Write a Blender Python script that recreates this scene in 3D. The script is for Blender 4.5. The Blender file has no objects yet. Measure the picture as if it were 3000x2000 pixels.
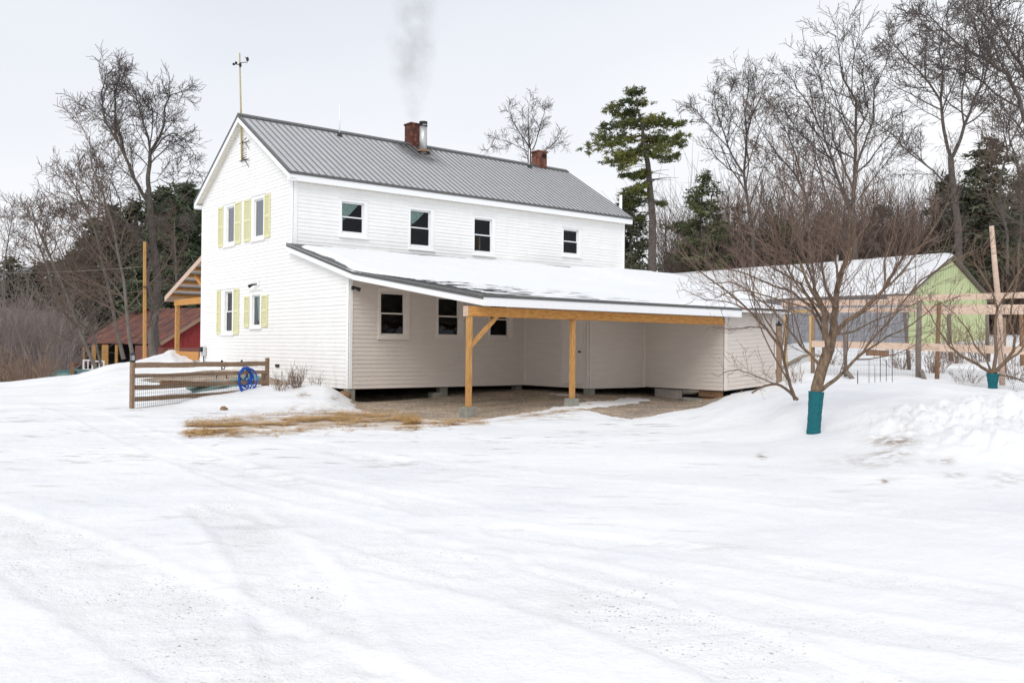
import bpy, math, random
import numpy as np
from mathutils import Vector, Matrix
rng = random.Random(7)
col = bpy.context.scene.collection
sc = bpy.context.scene

# ------------------------------------------------------------------ camera, sky, sun
F = 2703.0; YAW = .8928; PIT = .0063; ROLL = .0096
CAM = np.array([-11.747, -24.711, 1.125])
fw = np.array([math.cos(YAW)*math.cos(PIT), math.sin(YAW)*math.cos(PIT), math.sin(PIT)])
rt = np.array([math.sin(YAW), -math.cos(YAW), 0.0])
up = np.cross(rt, fw)
cr, sr = math.cos(ROLL), math.sin(ROLL)
R2 = rt*cr + up*sr          # image right
U2 = -rt*sr + up*cr         # image up
# (photo appears turned clockwise: image right points slightly above the horizon line)
cam = bpy.data.cameras.new('camera'); camo = bpy.data.objects.new('camera', cam); col.objects.link(camo)
cam.sensor_width = 36; cam.lens = F/3000*36; cam.clip_end = 3000; cam.clip_start = .05
m = Matrix((( R2[0], U2[0], -fw[0], CAM[0]), (R2[1], U2[1], -fw[1], CAM[1]), (R2[2], U2[2], -fw[2], CAM[2]), (0, 0, 0, 1)))
camo.matrix_world = m
sc.camera = camo

SUN_EL, SUN_AZ = math.radians(42), math.radians(214)     # azimuth of the light's origin, from +X
w = bpy.data.worlds.new('World'); sc.world = w; w.use_nodes = True
nt = w.node_tree; nt.nodes.clear()
def N(t, typ, **kw):
    n = t.nodes.new(typ)
    for k, v in kw.items(): setattr(n, k, v)
    return n
sky = N(nt, 'ShaderNodeTexSky', sky_type='NISHITA', sun_disc=False)
sky.sun_elevation = SUN_EL; sky.sun_rotation = math.radians(90) - SUN_AZ; sky.air_density = 1.0; sky.dust_density = 4
hs = N(nt, 'ShaderNodeHueSaturation'); hs.inputs['Saturation'].default_value = .1
bg1 = N(nt, 'ShaderNodeBackground'); bg1.inputs[1].default_value = .06
nt.links.new(sky.outputs[0], hs.inputs['Color']); nt.links.new(hs.outputs[0], bg1.inputs[0])
tc = N(nt, 'ShaderNodeTexCoord'); mp = N(nt, 'ShaderNodeMapping'); mp.inputs['Scale'].default_value = (1.1, 1.1, 2.6)
nz = N(nt, 'ShaderNodeTexNoise'); nz.inputs['Scale'].default_value = 1.3; nz.inputs['Detail'].default_value = 3
sep = N(nt, 'ShaderNodeSeparateXYZ')
nt.links.new(tc.outputs['Generated'], mp.inputs[0]); nt.links.new(mp.outputs[0], nz.inputs[0]); nt.links.new(tc.outputs['Generated'], sep.inputs[0])
mr = N(nt, 'ShaderNodeMapRange'); mr.inputs[1].default_value = .10; mr.inputs[2].default_value = .46; mr.inputs[3].default_value = 0; mr.inputs[4].default_value = .62
nt.links.new(sep.outputs[2], mr.inputs[0])
ad = N(nt, 'ShaderNodeMath', operation='MULTIPLY_ADD'); ad.inputs[1].default_value = .9; 
nt.links.new(nz.outputs[0], ad.inputs[0]); nt.links.new(mr.outputs[0], ad.inputs[2])
cr_ = N(nt, 'ShaderNodeValToRGB'); e = cr_.color_ramp.elements
e[0].position = .25; e[0].color = (.945, .945, .95, 1); e[1].position = 1.0; e[1].color = (.665, .70, .765, 1)
nt.links.new(ad.outputs[0], cr_.inputs[0])
bg2 = N(nt, 'ShaderNodeBackground'); bg2.inputs[1].default_value = .92
nt.links.new(cr_.outputs[0], bg2.inputs[0])
mix = N(nt, 'ShaderNodeMixShader'); mix.inputs[0].default_value = .88
outw = N(nt, 'ShaderNodeOutputWorld')
nt.links.new(bg1.outputs[0], mix.inputs[1]); nt.links.new(bg2.outputs[0], mix.inputs[2]); nt.links.new(mix.outputs[0], outw.inputs[0])
sl = bpy.data.lights.new('sun', 'SUN'); sl.energy = 1.2; sl.angle = math.radians(35); sl.color = (1, .965, .92)
so = bpy.data.objects.new('sun', sl); col.objects.link(so)
dv = Vector((math.cos(SUN_EL)*math.cos(SUN_AZ), math.cos(SUN_EL)*math.sin(SUN_AZ), math.sin(SUN_EL)))
so.rotation_euler = dv.to_track_quat('Z', 'Y').to_euler()
sc.view_settings.view_transform = 'Standard'; sc.view_settings.look = 'None'; sc.view_settings.gamma = 1
sc.view_settings.exposure = .48
sc.view_settings.use_curve_mapping = False
sc.render.engine = 'CYCLES'

# ------------------------------------------------------------------ placing helpers (photo pixel + real distance -> world point)
def ray(px, py):
    return fw + R2*((px-1500)/F) - U2*((py-1000)/F)
def at(px, py, d): return Vector(CAM + ray(px, py)*d)
def onX(px, py, x): r = ray(px, py); return Vector(CAM + r*((x-CAM[0])/r[0]))
def onY(px, py, y): r = ray(px, py); return Vector(CAM + r*((y-CAM[1])/r[1]))
def onZ(px, py, z): r = ray(px, py); return Vector(CAM + r*((z-CAM[2])/r[2]))

# ------------------------------------------------------------------ mesh builder
OFF = {}
class MB:
    def __init__(s): s.v = []; s.f = []
    def quad(s, *p):
        i = len(s.v); s.v += [tuple(q) for q in p]; s.f.append(tuple(range(i, i+len(p))))
    def box(s, a, b):
        (x0, y0, z0), (x1, y1, z1) = [tuple(map(min, a, b)), tuple(map(max, a, b))]
        s.hexa([(x0,y0,z0),(x1,y0,z0),(x1,y1,z0),(x0,y1,z0),(x0,y0,z1),(x1,y0,z1),(x1,y1,z1),(x0,y1,z1)])
    def hexa(s, p):
        i = len(s.v); s.v += [tuple(q) for q in p]
        for f in ((3,2,1,0),(4,5,6,7),(0,1,5,4),(1,2,6,5),(2,3,7,6),(3,0,4,7)): s.f.append(tuple(i+k for k in f))
    def beam(s, a, b, w, h, upv=(0,0,1), taper=1.0):
        a = Vector(a); b = Vector(b); d = (b-a).normalized(); u = Vector(upv)
        sd = d.cross(u)
        if sd.length < 1e-4: sd = Vector((1,0,0))
        sd.normalize(); u = sd.cross(d)
        s.hexa([a-sd*w/2-u*h/2, a+sd*w/2-u*h/2, a+sd*w/2+u*h/2, a-sd*w/2+u*h/2,
                b-(sd*w/2+u*h/2)*taper, b+(sd*w/2-u*h/2)*taper, b+(sd*w/2+u*h/2)*taper, b+(-sd*w/2+u*h/2)*taper])
    def tube(s, pts, rad, n=6, cap=True):
        pts = [Vector(p) for p in pts]; base = len(s.v); k = len(pts)
        if not hasattr(rad, '__len__'): rad = [rad]*k
        ref = Vector((.31, .17, .93)) 
        d0 = (pts[-1]-pts[0])
        if d0.length > 0 and abs(d0.normalized().dot(ref)) > .9: ref = Vector((.9, .3, -.2))
        for j in range(k):
            d = pts[min(j+1, k-1)] - pts[max(j-1, 0)]
            if d.length < 1e-9: d = Vector((0,0,1))
            d.normalize(); a = d.cross(ref); 
            if a.length < 1e-4: a = Vector((1,0,0))
            a.normalize(); b = d.cross(a); r = rad[j]; p = pts[j]
            for q in range(n):
                t = 2*math.pi*q/n; c = math.cos(t)*r; e_ = math.sin(t)*r
                s.v.append((p[0]+a[0]*c+b[0]*e_, p[1]+a[1]*c+b[1]*e_, p[2]+a[2]*c+b[2]*e_))
        for j in range(k-1):
            o = base+j*n
            for q in range(n):
                q2 = (q+1) % n
                s.f.append((o+q, o+q2, o+n+q2, o+n+q))
        if cap and n > 3:
            s.f.append(tuple(base+q for q in range(n))[::-1]); o = base+(k-1)*n
            s.f.append(tuple(o+q for q in range(n)))
    def build(s, name, mat, parent=None, smooth=False, loc=None):
        me = bpy.data.meshes.new(name)
        off = Vector((0,0,0))
        if parent is not None: off = OFF[parent.name]
        elif loc is not None: off = Vector(loc)
        V = np.array(s.v, dtype=np.float64).reshape(-1, 3) - np.array(off)
        me.from_pydata(V.tolist(), [], s.f); me.update()
        if smooth: me.polygons.foreach_set('use_smooth', [True]*len(me.polygons))
        if isinstance(mat, (list, tuple)):
            for m_ in mat: me.materials.append(m_)
        else: me.materials.append(mat)
        o = bpy.data.objects.new(name, me); col.objects.link(o)
        if parent is not None: o.parent = parent
        elif loc is not None: o.location = loc
        OFF[o.name] = off
        return o
def bev(o, wd=.006, seg=1):
    b = o.modifiers.new('bevel', 'BEVEL'); b.width = wd; b.segments = seg; b.limit_method = 'ANGLE'; return o
def tag(o, label=None, cat=None, group=None, kind=None):
    if label: o['label'] = label
    if cat: o['category'] = cat
    if group: o['group'] = group
    if kind: o['kind'] = kind
    return o
def thing(name, label, cat, loc=(0,0,0), group=None):
    o = bpy.data.objects.new(name, None); col.objects.link(o); o.location = loc; OFF[o.name] = Vector(loc)
    o.empty_display_size = .2
    return tag(o, label, cat, group)
def copy_tree(src, loc, rz=0, scale=1, label=None, group=None):
    r = src.copy(); col.objects.link(r); r.location = loc; r.rotation_euler = (0,0,rz); r.scale = (scale,)*3 if not hasattr(scale,'__len__') else scale
    tag(r, label, None, group)
    for ch in [c for c in bpy.data.objects if c.parent == src]:
        c = ch.copy(); col.objects.link(c); c.parent = r
    return r

# ------------------------------------------------------------------ materials
def mat(name, rgb, rough=.7, var=.12, scale=6, bump=0, bscale=40, metal=0, stretch=None, rgb2=None, spec=.3, detail=4, coord='Object', thr=None):
    m_ = bpy.data.materials.new(name); m_.use_nodes = True; t = m_.node_tree
    p = t.nodes['Principled BSDF']; p.inputs['Roughness'].default_value = rough; p.inputs['Metallic'].default_value = metal
    p.inputs['Specular IOR Level'].default_value = spec
    c = N(t, 'ShaderNodeTexCoord'); mpn = N(t, 'ShaderNodeMapping'); t.links.new(c.outputs[coord], mpn.inputs[0])
    if stretch: mpn.inputs['Scale'].default_value = stretch
    n = N(t, 'ShaderNodeTexNoise'); n.inputs['Scale'].default_value = scale; n.inputs['Detail'].default_value = detail; n.inputs['Roughness'].default_value = .6
    t.links.new(mpn.outputs[0], n.inputs[0])
    r = N(t, 'ShaderNodeValToRGB'); a = r.color_ramp.elements
    lo, hi = thr or (.3, .7)
    a[0].position = lo; a[1].position = hi
    if rgb2 is None:
        a[0].color = tuple(x*(1-var) for x in rgb)+(1,); a[1].color = tuple(min(1, x*(1+var)) for x in rgb)+(1,)
    else: a[0].color = tuple(rgb)+(1,); a[1].color = tuple(rgb2)+(1,)
    t.links.new(n.outputs[0], r.inputs[0]); t.links.new(r.outputs[0], p.inputs['Base Color'])
    if bump:
        n2 = N(t, 'ShaderNodeTexNoise'); n2.inputs['Scale'].default_value = bscale; n2.inputs['Detail'].default_value = 4
        t.links.new(mpn.outputs[0], n2.inputs[0]); b = N(t, 'ShaderNodeBump'); b.inputs['Strength'].default_value = bump; b.inputs['Distance'].default_value = .02
        t.links.new(n2.outputs[0], b.inputs['Height']); t.links.new(b.outputs[0], p.inputs['Normal'])
    return m_
M = {}
M['siding'] = mat('white_siding', (.86, .855, .84), .45, .035, 3, stretch=(.6, .6, 4))
_m = M['siding']; _t = _m.node_tree; _p = _t.nodes['Principled BSDF']; _src = _p.inputs['Base Color'].links[0].from_socket
_c = N(_t, 'ShaderNodeTexCoord'); _s = N(_t, 'ShaderNodeSeparateXYZ'); _t.links.new(_c.outputs['Object'], _s.inputs[0])
_r = N(_t, 'ShaderNodeMapRange'); _r.inputs[1].default_value = .75; _r.inputs[2].default_value = 0; _t.links.new(_s.outputs[2], _r.inputs[0])
_n = N(_t, 'ShaderNodeTexNoise'); _n.inputs['Scale'].default_value = 2.5; _n.inputs['Detail'].default_value = 6; _n.inputs['Roughness'].default_value = .7; _mp = N(_t, 'ShaderNodeMapping'); _mp.inputs['Scale'].default_value = (1, 1, .35); _t.links.new(_c.outputs['Object'], _mp.inputs[0]); _t.links.new(_mp.outputs[0], _n.inputs[0])
_q = N(_t, 'ShaderNodeMapRange'); _q.inputs[1].default_value = .45; _q.inputs[2].default_value = .75; _t.links.new(_n.outputs[0], _q.inputs[0])
_a = N(_t, 'ShaderNodeMath', operation='MULTIPLY_ADD'); _a.inputs[1].default_value = .55; _a.inputs[2].default_value = .12; _t.links.new(_r.outputs[0], _a.inputs[0])
_b = N(_t, 'ShaderNodeMath', operation='MULTIPLY', use_clamp=True); _t.links.new(_a.outputs[0], _b.inputs[0]); _t.links.new(_q.outputs[0], _b.inputs[1])
_x = N(_t, 'ShaderNodeMixRGB'); _t.links.new(_b.outputs[0], _x.inputs[0]); _t.links.new(_src, _x.inputs[1]); _x.inputs[2].default_value = (.46, .42, .36, 1); _t.links.new(_x.outputs[0], _p.inputs['Base Color'])
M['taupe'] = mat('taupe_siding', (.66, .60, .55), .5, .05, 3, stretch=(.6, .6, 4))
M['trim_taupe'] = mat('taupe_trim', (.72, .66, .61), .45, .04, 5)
M['trim'] = mat('white_trim', (.87, .87, .86), .4, .03, 5)
M['fascia'] = mat('white_fascia', (.85, .86, .87), .35, .03, 5, stretch=(14, 14, 1))
M['soffit'] = mat('cream_soffit', (.75, .72, .64), .5, .06, 8)
M['shutter'] = mat('green_shutter', (.70, .685, .42), .6, .06, 10)
M['sash'] = mat('vinyl_sash', (.78, .79, .79), .35, .03, 5)
M['curtain'] = mat('curtain', (.58, .72, .65), .9, .15, 20)
M['dark'] = mat('unlit_black', (.012, .011, .011), .9, .5, 4)  # near-black colour standing in for the shade of unlit interiors
M['fresh'] = mat('fresh_timber', (.40, .17, .04), .65, .3, 3.5, bump=.2, stretch=(2, 9, 6), rgb2=(.66, .34, .10))
M['post'] = mat('post_timber', (.34, .16, .045), .65, .3, 5, bump=.3, stretch=(12, 12, 1.4), rgb2=(.64, .36, .13))
M['pale'] = mat('pale_timber', (.50, .36, .27), .7, .2, 4, rgb2=(.68, .52, .42), stretch=(1.5, 1.5, 8))
M['yellow_wood'] = mat('yellow_timber', (.55, .36, .15), .7, .2, 5, rgb2=(.68, .48, .24))
M['grey_wood'] = mat('weathered_timber', (.13, .105, .09), .8, .3, 6, bump=.3, rgb2=(.25, .21, .18), stretch=(6, 6, 1))
M['brown_wood'] = mat('brown_timber', (.16, .085, .045), .8, .3, 6, bump=.3, rgb2=(.30, .18, .11), stretch=(6, 6, 1))
M['fence'] = mat('fence_timber', (.20, .125, .075), .8, .3, 5, bump=.3, rgb2=(.33, .23, .16), stretch=(3, 3, 9))
M['concrete'] = mat('concrete', (.26, .255, .22), .9, .2, 9, bump=.4)
M['black'] = mat('black_metal', (.02, .02, .02), .5, .2, 9)
M['wire'] = mat('mesh_wire', (.05, .04, .035), .5, .2, 9)
M['galv'] = mat('galvanised', (.50, .49, .46), .35, .3, 5, metal=.6, rgb2=(.62, .63, .64), stretch=(4, 4, 1))
M['yellow_pole'] = mat('yellow_pole', (.40, .30, .10), .5, .3, 4, stretch=(1, 1, 3), rgb2=(.48, .42, .28))
M['hose'] = mat('blue_hose', (.015, .09, .42), .35, .15, 9)
M['teal'] = mat('teal_wrap', (.008, .115, .135), .8, .2, 25, bump=.4, bscale=120)
M['tealboard'] = mat('teal_board', (.16, .27, .25), .6, .2, 5)
M['bark'] = mat('grey_bark', (.06, .05, .043), .9, .3, 6, bump=.5, rgb2=(.14, .118, .105))
M['bark_far'] = mat('far_bark', (.12, .10, .085), .9, .3, 2, rgb2=(.19, .165, .145))
M['twig'] = mat('grey_twig', (.065, .052, .047), .9, .3, 1, rgb2=(.125, .105, .095))
M['twig_brown'] = mat('brown_twig', (.085, .058, .046), .9, .3, 1, rgb2=(.17, .125, .10))
M['brush'] = mat('brush_stem', (.17, .135, .12), .9, .3, .5, rgb2=(.30, .25, .235))
M['apple_bark'] = mat('apple_bark', (.07, .05, .038), .9, .3, 22, bump=1, bscale=60, rgb2=(.29, .20, .13), stretch=(1, 1, .35))
M['apple_limb'] = mat('apple_limb', (.12, .085, .06), .9, .3, 8, bump=.5, rgb2=(.22, .15, .10))
M['apple_twig'] = mat('apple_twig', (.115, .078, .062), .8, .3, 2, rgb2=(.21, .145, .115))
M['needle'] = mat('pine_needle', (.045, .066, .036), .7, .4, .9, rgb2=(.125, .15, .08), thr=(.35, .65))
M['needle_gold'] = mat('pine_needle_gold', (.045, .062, .02), .7, .4, .6, rgb2=(.19, .19, .045), thr=(.35, .68))
M['needle_dark'] = mat('dark_needle', (.05, .058, .036), .8, .4, .7, rgb2=(.13, .128, .08), thr=(.35, .65))
M['needle_olive'] = mat('olive_needle', (.06, .08, .035), .8, .4, .7, rgb2=(.16, .17, .08), thr=(.35, .65))
M['leaf_litter'] = mat('leaf_litter', (.12, .095, .08), .95, .3, 1.2, rgb2=(.22, .18, .16))
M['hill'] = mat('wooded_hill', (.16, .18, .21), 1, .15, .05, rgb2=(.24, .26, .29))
M['green'] = mat('green_boards', (.46, .52, .27), .7, .1, 2.5, rgb2=(.62, .67, .41), stretch=(5, 5, .5))
M['grey_board'] = mat('grey_boards', (.22, .22, .235), .8, .2, 3, rgb2=(.36, .37, .40), stretch=(4, 4, .4))
M['red'] = mat('red_boards', (.16, .018, .02), .8, .3, 3, rgb2=(.28, .04, .035), stretch=(6, 6, .6))
M['red_old'] = mat('faded_red_boards', (.16, .06, .05), .85, .3, 4, rgb2=(.25, .12, .10), stretch=(8, 8, .5))
M['rust'] = mat('rusty_sheet', (.11, .05, .045), .75, .3, 1.2, rgb2=(.30, .11, .05), thr=(.45, .8), stretch=(1, 1, 1))
M['snowlump'] = mat('snow', (.80, .805, .815), .6, .02, 6, bump=.4, bscale=10)
M['rock'] = mat('tan_rock', (.25, .15, .085), .9, .25, 12, bump=.5)
M['tarp'] = mat('black_plastic', (.012, .013, .015), .25, .3, 6, bump=.4, bscale=8)
M['canvas'] = mat('canvas', (.38, .34, .31), .9, .15, 9, bump=.4, bscale=10)
M['dried'] = mat('dried_plant', (.17, .115, .085), .9, .3, 3, rgb2=(.30, .21, .155))
M['straw'] = mat('straw', (.38, .20, .055), .8, .3, 3, rgb2=(.66, .42, .16))
M['car'] = mat('teal_paint', (.09, .17, .17), .3, .1, 3)
M['silver'] = mat('shed_metal', (.40, .42, .44), .4, .15, 3, metal=.3)
def glass_mat(name, refl, tint=(.75,.8,.8)):
    m_ = bpy.data.materials.new(name); m_.use_nodes = True; t = m_.node_tree; t.nodes.clear()
    o = N(t, 'ShaderNodeOutputMaterial'); tr = N(t, 'ShaderNodeBsdfTransparent'); tr.inputs[0].default_value = tint+(1,)
    g = N(t, 'ShaderNodeBsdfGlossy'); g.inputs['Roughness'].default_value = .02; g.inputs[0].default_value = (.9,.93,1,1)
    n = N(t, 'ShaderNodeTexNoise'); n.inputs['Scale'].default_value = 2.2; b = N(t, 'ShaderNodeBump'); b.inputs['Strength'].default_value = .12; b.inputs['Distance'].default_value = .05
    t.links.new(n.outputs[0], b.inputs['Height']); t.links.new(b.outputs[0], g.inputs['Normal'])
    fr = N(t, 'ShaderNodeFresnel'); fr.inputs[0].default_value = 1.5
    a = N(t, 'ShaderNodeMath', operation='ADD'); a.inputs[1].default_value = refl; t.links.new(fr.outputs[0], a.inputs[0])
    mx = N(t, 'ShaderNodeMixShader'); t.links.new(a.outputs[0], mx.inputs[0]); t.links.new(tr.outputs[0], mx.inputs[1]); t.links.new(g.outputs[0], mx.inputs[2]); t.links.new(mx.outputs[0], o.inputs[0])
    return m_
M['glass'] = glass_mat('window_glass', -.02); M['glass_refl'] = glass_mat('sky_reflecting_glass', .17)

def roof_metal():
    m_ = mat('standing_seam_metal', (.42, .42, .432), .45, .06, 2, rgb2=(.48, .48, .49), spec=.5)
    t = m_.node_tree; p = t.nodes['Principled BSDF']; src = p.inputs['Base Color'].links[0].from_socket
    c = N(t, 'ShaderNodeTexCoord'); s_ = N(t, 'ShaderNodeSeparateXYZ'); t.links.new(c.outputs['Object'], s_.inputs[0])
    # soot stain trailing down the slope below the flue (object origin is the house corner)
    def gauss(out, c0, wd):
        a = N(t, 'ShaderNodeMath', operation='SUBTRACT'); a.inputs[1].default_value = c0; t.links.new(out, a.inputs[0])
        b = N(t, 'ShaderNodeMath', operation='DIVIDE'); b.inputs[1].default_value = wd; t.links.new(a.outputs[0], b.inputs[0])
        d = N(t, 'ShaderNodeMath', operation='MULTIPLY'); t.links.new(b.outputs[0], d.inputs[0]); t.links.new(b.outputs[0], d.inputs[1])
        g = N(t, 'ShaderNodeMath', operation='SUBTRACT', use_clamp=True); g.inputs[0].default_value = 1; t.links.new(d.outputs[0], g.inputs[1]); return g.outputs[0]
    gx = gauss(s_.outputs[0], 6.1, .95); gy = gauss(s_.outputs[1], 3.5, 1.7)
    mu = N(t, 'ShaderNodeMath', operation='MULTIPLY'); t.links.new(gx, mu.inputs[0]); t.links.new(gy, mu.inputs[1])
    nn = N(t, 'ShaderNodeTexNoise'); nn.inputs['Scale'].default_value = 2.4; nn.inputs['Detail'].default_value = 4; t.links.new(c.outputs['Object'], nn.inputs[0])
    m2 = N(t, 'ShaderNodeMath', operation='MULTIPLY', use_clamp=True); t.links.new(mu.outputs[0], m2.inputs[0]); t.links.new(nn.outputs[0], m2.inputs[1])
    m3 = N(t, 'ShaderNodeMath', operation='MULTIPLY', use_clamp=True); m3.inputs[1].default_value = 2.4; t.links.new(m2.outputs[0], m3.inputs[0])
    mx = N(t, 'ShaderNodeMixRGB'); t.links.new(m3.outputs[0], mx.inputs[0]); t.links.new(src, mx.inputs[1]); mx.inputs[2].default_value = (.05, .048, .045, 1)
    t.links.new(mx.outputs[0], p.inputs['Base Color']); return m_
M['roof'] = roof_metal()
M['seam'] = mat('seam_metal', (.20, .20, .205), .45, .1, 5)
M['roof_dark'] = mat('dark_drip_edge', (.11, .11, .108), .5, .1, 5)
M['shingle'] = mat('grey_shingle', (.15, .15, .15), .85, .3, 14, rgb2=(.25, .25, .25), bump=.5, stretch=(3, 10, 10))
def brick_mat(name, soot):
    m_ = bpy.data.materials.new(name); m_.use_nodes = True; t = m_.node_tree; p = t.nodes['Principled BSDF']; p.inputs['Roughness'].default_value = .9
    c = N(t, 'ShaderNodeTexCoord'); s_ = N(t, 'ShaderNodeSeparateXYZ'); t.links.new(c.outputs['Object'], s_.inputs[0])
    a = N(t, 'ShaderNodeMath', operation='ADD'); t.links.new(s_.outputs[0], a.inputs[0]); t.links.new(s_.outputs[1], a.inputs[1])
    cb = N(t, 'ShaderNodeCombineXYZ'); t.links.new(a.outputs[0], cb.inputs[0]); t.links.new(s_.outputs[2], cb.inputs[1])
    b = N(t, 'ShaderNodeTexBrick'); b.inputs['Scale'].default_value = 1; b.inputs['Brick Width'].default_value = .21; b.inputs['Row Height'].default_value = .075; b.inputs['Mortar Size'].default_value = .008
    b.inputs['Color1'].default_value = (.30, .075, .04, 1); b.inputs['Color2'].default_value = (.20, .055, .035, 1); b.inputs['Mortar'].default_value = (.20, .16, .13, 1)
    t.links.new(cb.outputs[0], b.inputs[0])
    n = N(t, 'ShaderNodeTexNoise'); n.inputs['Scale'].default_value = 5; t.links.new(c.outputs['Object'], n.inputs[0])
    r = N(t, 'ShaderNodeValToRGB'); r.color_ramp.elements[0].position = .5-soot; r.color_ramp.elements[1].position = .62; 
    t.links.new(n.outputs[0], r.inputs[0]); mx = N(t, 'ShaderNodeMixRGB'); mx.blend_type = 'MULTIPLY'; mx.inputs[0].default_value = .8
    r.color_ramp.elements[0].color = (.25, .22, .2, 1); r.color_ramp.elements[1].color = (1,1,1,1)
    t.links.new(b.outputs[0], mx.inputs[1]); t.links.new(r.outputs[0], mx.inputs[2]); t.links.new(mx.outputs[0], p.inputs['Base Color'])
    bp = N(t, 'ShaderNodeBump'); bp.inputs['Distance'].default_value = .01; t.links.new(b.outputs['Fac'], bp.inputs['Height']); bp.invert = True; t.links.new(bp.outputs[0], p.inputs['Normal'])
    return m_
M['brick'] = brick_mat('brick', .1); M['brick_soot'] = brick_mat('sooty_brick', -.05)

def snow_material():
    m_ = bpy.data.materials.new('snow_yard'); m_.use_nodes = True; t = m_.node_tree; p = t.nodes['Principled BSDF']
    p.inputs['Roughness'].default_value = .65; p.inputs['Specular IOR Level'].default_value = .25
    c = N(t, 'ShaderNodeTexCoord'); L = t.links.new
    def noise(scale, detail=4, rough=.55, stretch=None, off=None):
        n = N(t, 'ShaderNodeTexNoise'); n.inputs['Scale'].default_value = scale; n.inputs['Detail'].default_value = detail; n.inputs['Roughness'].default_value = rough
        mp_ = N(t, 'ShaderNodeMapping'); L(c.outputs['Object'], mp_.inputs[0])
        if off: mp_.inputs['Location'].default_value = off
        if stretch:
            mp_.inputs['Rotation'].default_value = (0, 0, -YAW); m2_ = N(t, 'ShaderNodeMapping'); m2_.inputs['Scale'].default_value = stretch
            L(mp_.outputs[0], m2_.inputs[0]); L(m2_.outputs[0], n.inputs[0])
        else: L(mp_.outputs[0], n.inputs[0])
        return n.outputs[0]
    def ramp(inp, a, b, ca=(0,0,0,1), cb=(1,1,1,1)):
        r = N(t, 'ShaderNodeValToRGB'); r.color_ramp.elements[0].position = a; r.color_ramp.elements[1].position = b
        r.color_ramp.elements[0].color = ca; r.color_ramp.elements[1].color = cb; L(inp, r.inputs[0]); return r.outputs[0]
    def math_(op, a, b=None, clamp=False):
        n = N(t, 'ShaderNodeMath', operation=op, use_clamp=clamp)
        for i, x in enumerate((a, b)):
            if x is None: continue
            if isinstance(x, (int, float)): n.inputs[i].default_value = x
            else: L(x, n.inputs[i])
        return n.outputs[0]
    def attr(nm):
        a = N(t, 'ShaderNodeAttribute'); a.attribute_name = nm; return a.outputs['Fac']
    def mixc(f, a, b):
        mx = N(t, 'ShaderNodeMixRGB'); L(f, mx.inputs[0])
        for i, x in ((1, a), (2, b)):
            if isinstance(x, tuple): mx.inputs[i].default_value = x
            else: L(x, mx.inputs[i])
        return mx.outputs[0]
    base = ramp(noise(.55, 6, .62, stretch=(1.4, .6, 1)), .34, .62, (.755, .76, .772, 1), (.86, .86, .862, 1))
    grit = attr('grit'); straw = attr('straw'); dirt = attr('dirt')
    # faint tan film where wheels pass
    film = math_('MULTIPLY', grit, ramp(noise(2.2, 5), .4, .75)); film = math_('MULTIPLY', film, .2)
    colr = mixc(film, base, (.58, .50, .42, 1))
    # thin bare / icy streaks where the plough scraped
    st = math_('MULTIPLY', ramp(noise(1.0, 7, .62, stretch=(5.0, 1.5, 1)), .565, .65), ramp(noise(.35, 3, off=(9, 3, 0)), .42, .54))
    st = math_('MULTIPLY', st, attr('scrape')); st = math_('MULTIPLY', st, .75, True)
    colr = mixc(st, colr, (.40, .37, .35, 1))
    # grit: small stones
    def specks(sc_, r0, r1, thr, colour, cur, mask):
        v = N(t, 'ShaderNodeTexVoronoi'); v.inputs['Scale'].default_value = sc_; L(c.outputs['Object'], v.inputs[0])
        d = ramp(v.outputs['Distance'], r0, r1, (1,1,1,1), (0,0,0,1))
        sp = N(t, 'ShaderNodeSeparateColor'); L(v.outputs['Color'], sp.inputs[0])
        pick = math_('GREATER_THAN', sp.outputs[0], thr)
        f = math_('MULTIPLY', math_('MULTIPLY', d, pick), mask, True)
        return mixc(f, cur, colour)
    gm = math_('MULTIPLY', grit, ramp(noise(1.1, 5, off=(4, 4, 4)), .42, .62)); gm = math_('MULTIPLY', gm, 1.0, True)
    colr = specks(38, .16, .34, .82, (.27, .23, .19, 1), colr, gm)
    colr = specks(21, .12, .26, .93, (.2, .165, .14, 1), colr, gm)
    colr = specks(75, .2, .4, .74, (.48, .43, .38, 1), colr, gm)
    # dirt lumps thrown up in the bank
    dm = math_('MULTIPLY', dirt, ramp(noise(4.5, 6, .72), .44, .56), True)
    colr = mixc(math_('MULTIPLY', dm, .9), colr, (.27, .19, .12, 1))
    # straw
    sm = math_('ADD', math_('MULTIPLY', straw, .36), math_('MULTIPLY', noise(2.0, 8, .72, stretch=(3.2, 1.2, 1)), 1.0)); sm = ramp(sm, .68, .84)
    sc_col = ramp(noise(9, 5), .3, .7, (.26, .165, .085, 1), (.52, .34, .16, 1))
    colr = mixc(math_('MULTIPLY', sm, .72), colr, sc_col)
    L(colr, p.inputs['Base Color'])
    h = math_('ADD', math_('MULTIPLY', noise(3.5, 6, .6), .6), math_('MULTIPLY', noise(28, 4, .6), .12))
    h = math_('ADD', h, math_('MULTIPLY', math_('MULTIPLY', noise(14, 5, .7), grit), .35))
    b = N(t, 'ShaderNodeBump'); b.inputs['Strength'].default_value = .55; b.inputs['Distance'].default_value = .06; L(h, b.inputs['Height']); L(b.outputs[0], p.inputs['Normal'])
    return m_
M['snow'] = snow_material()
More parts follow.
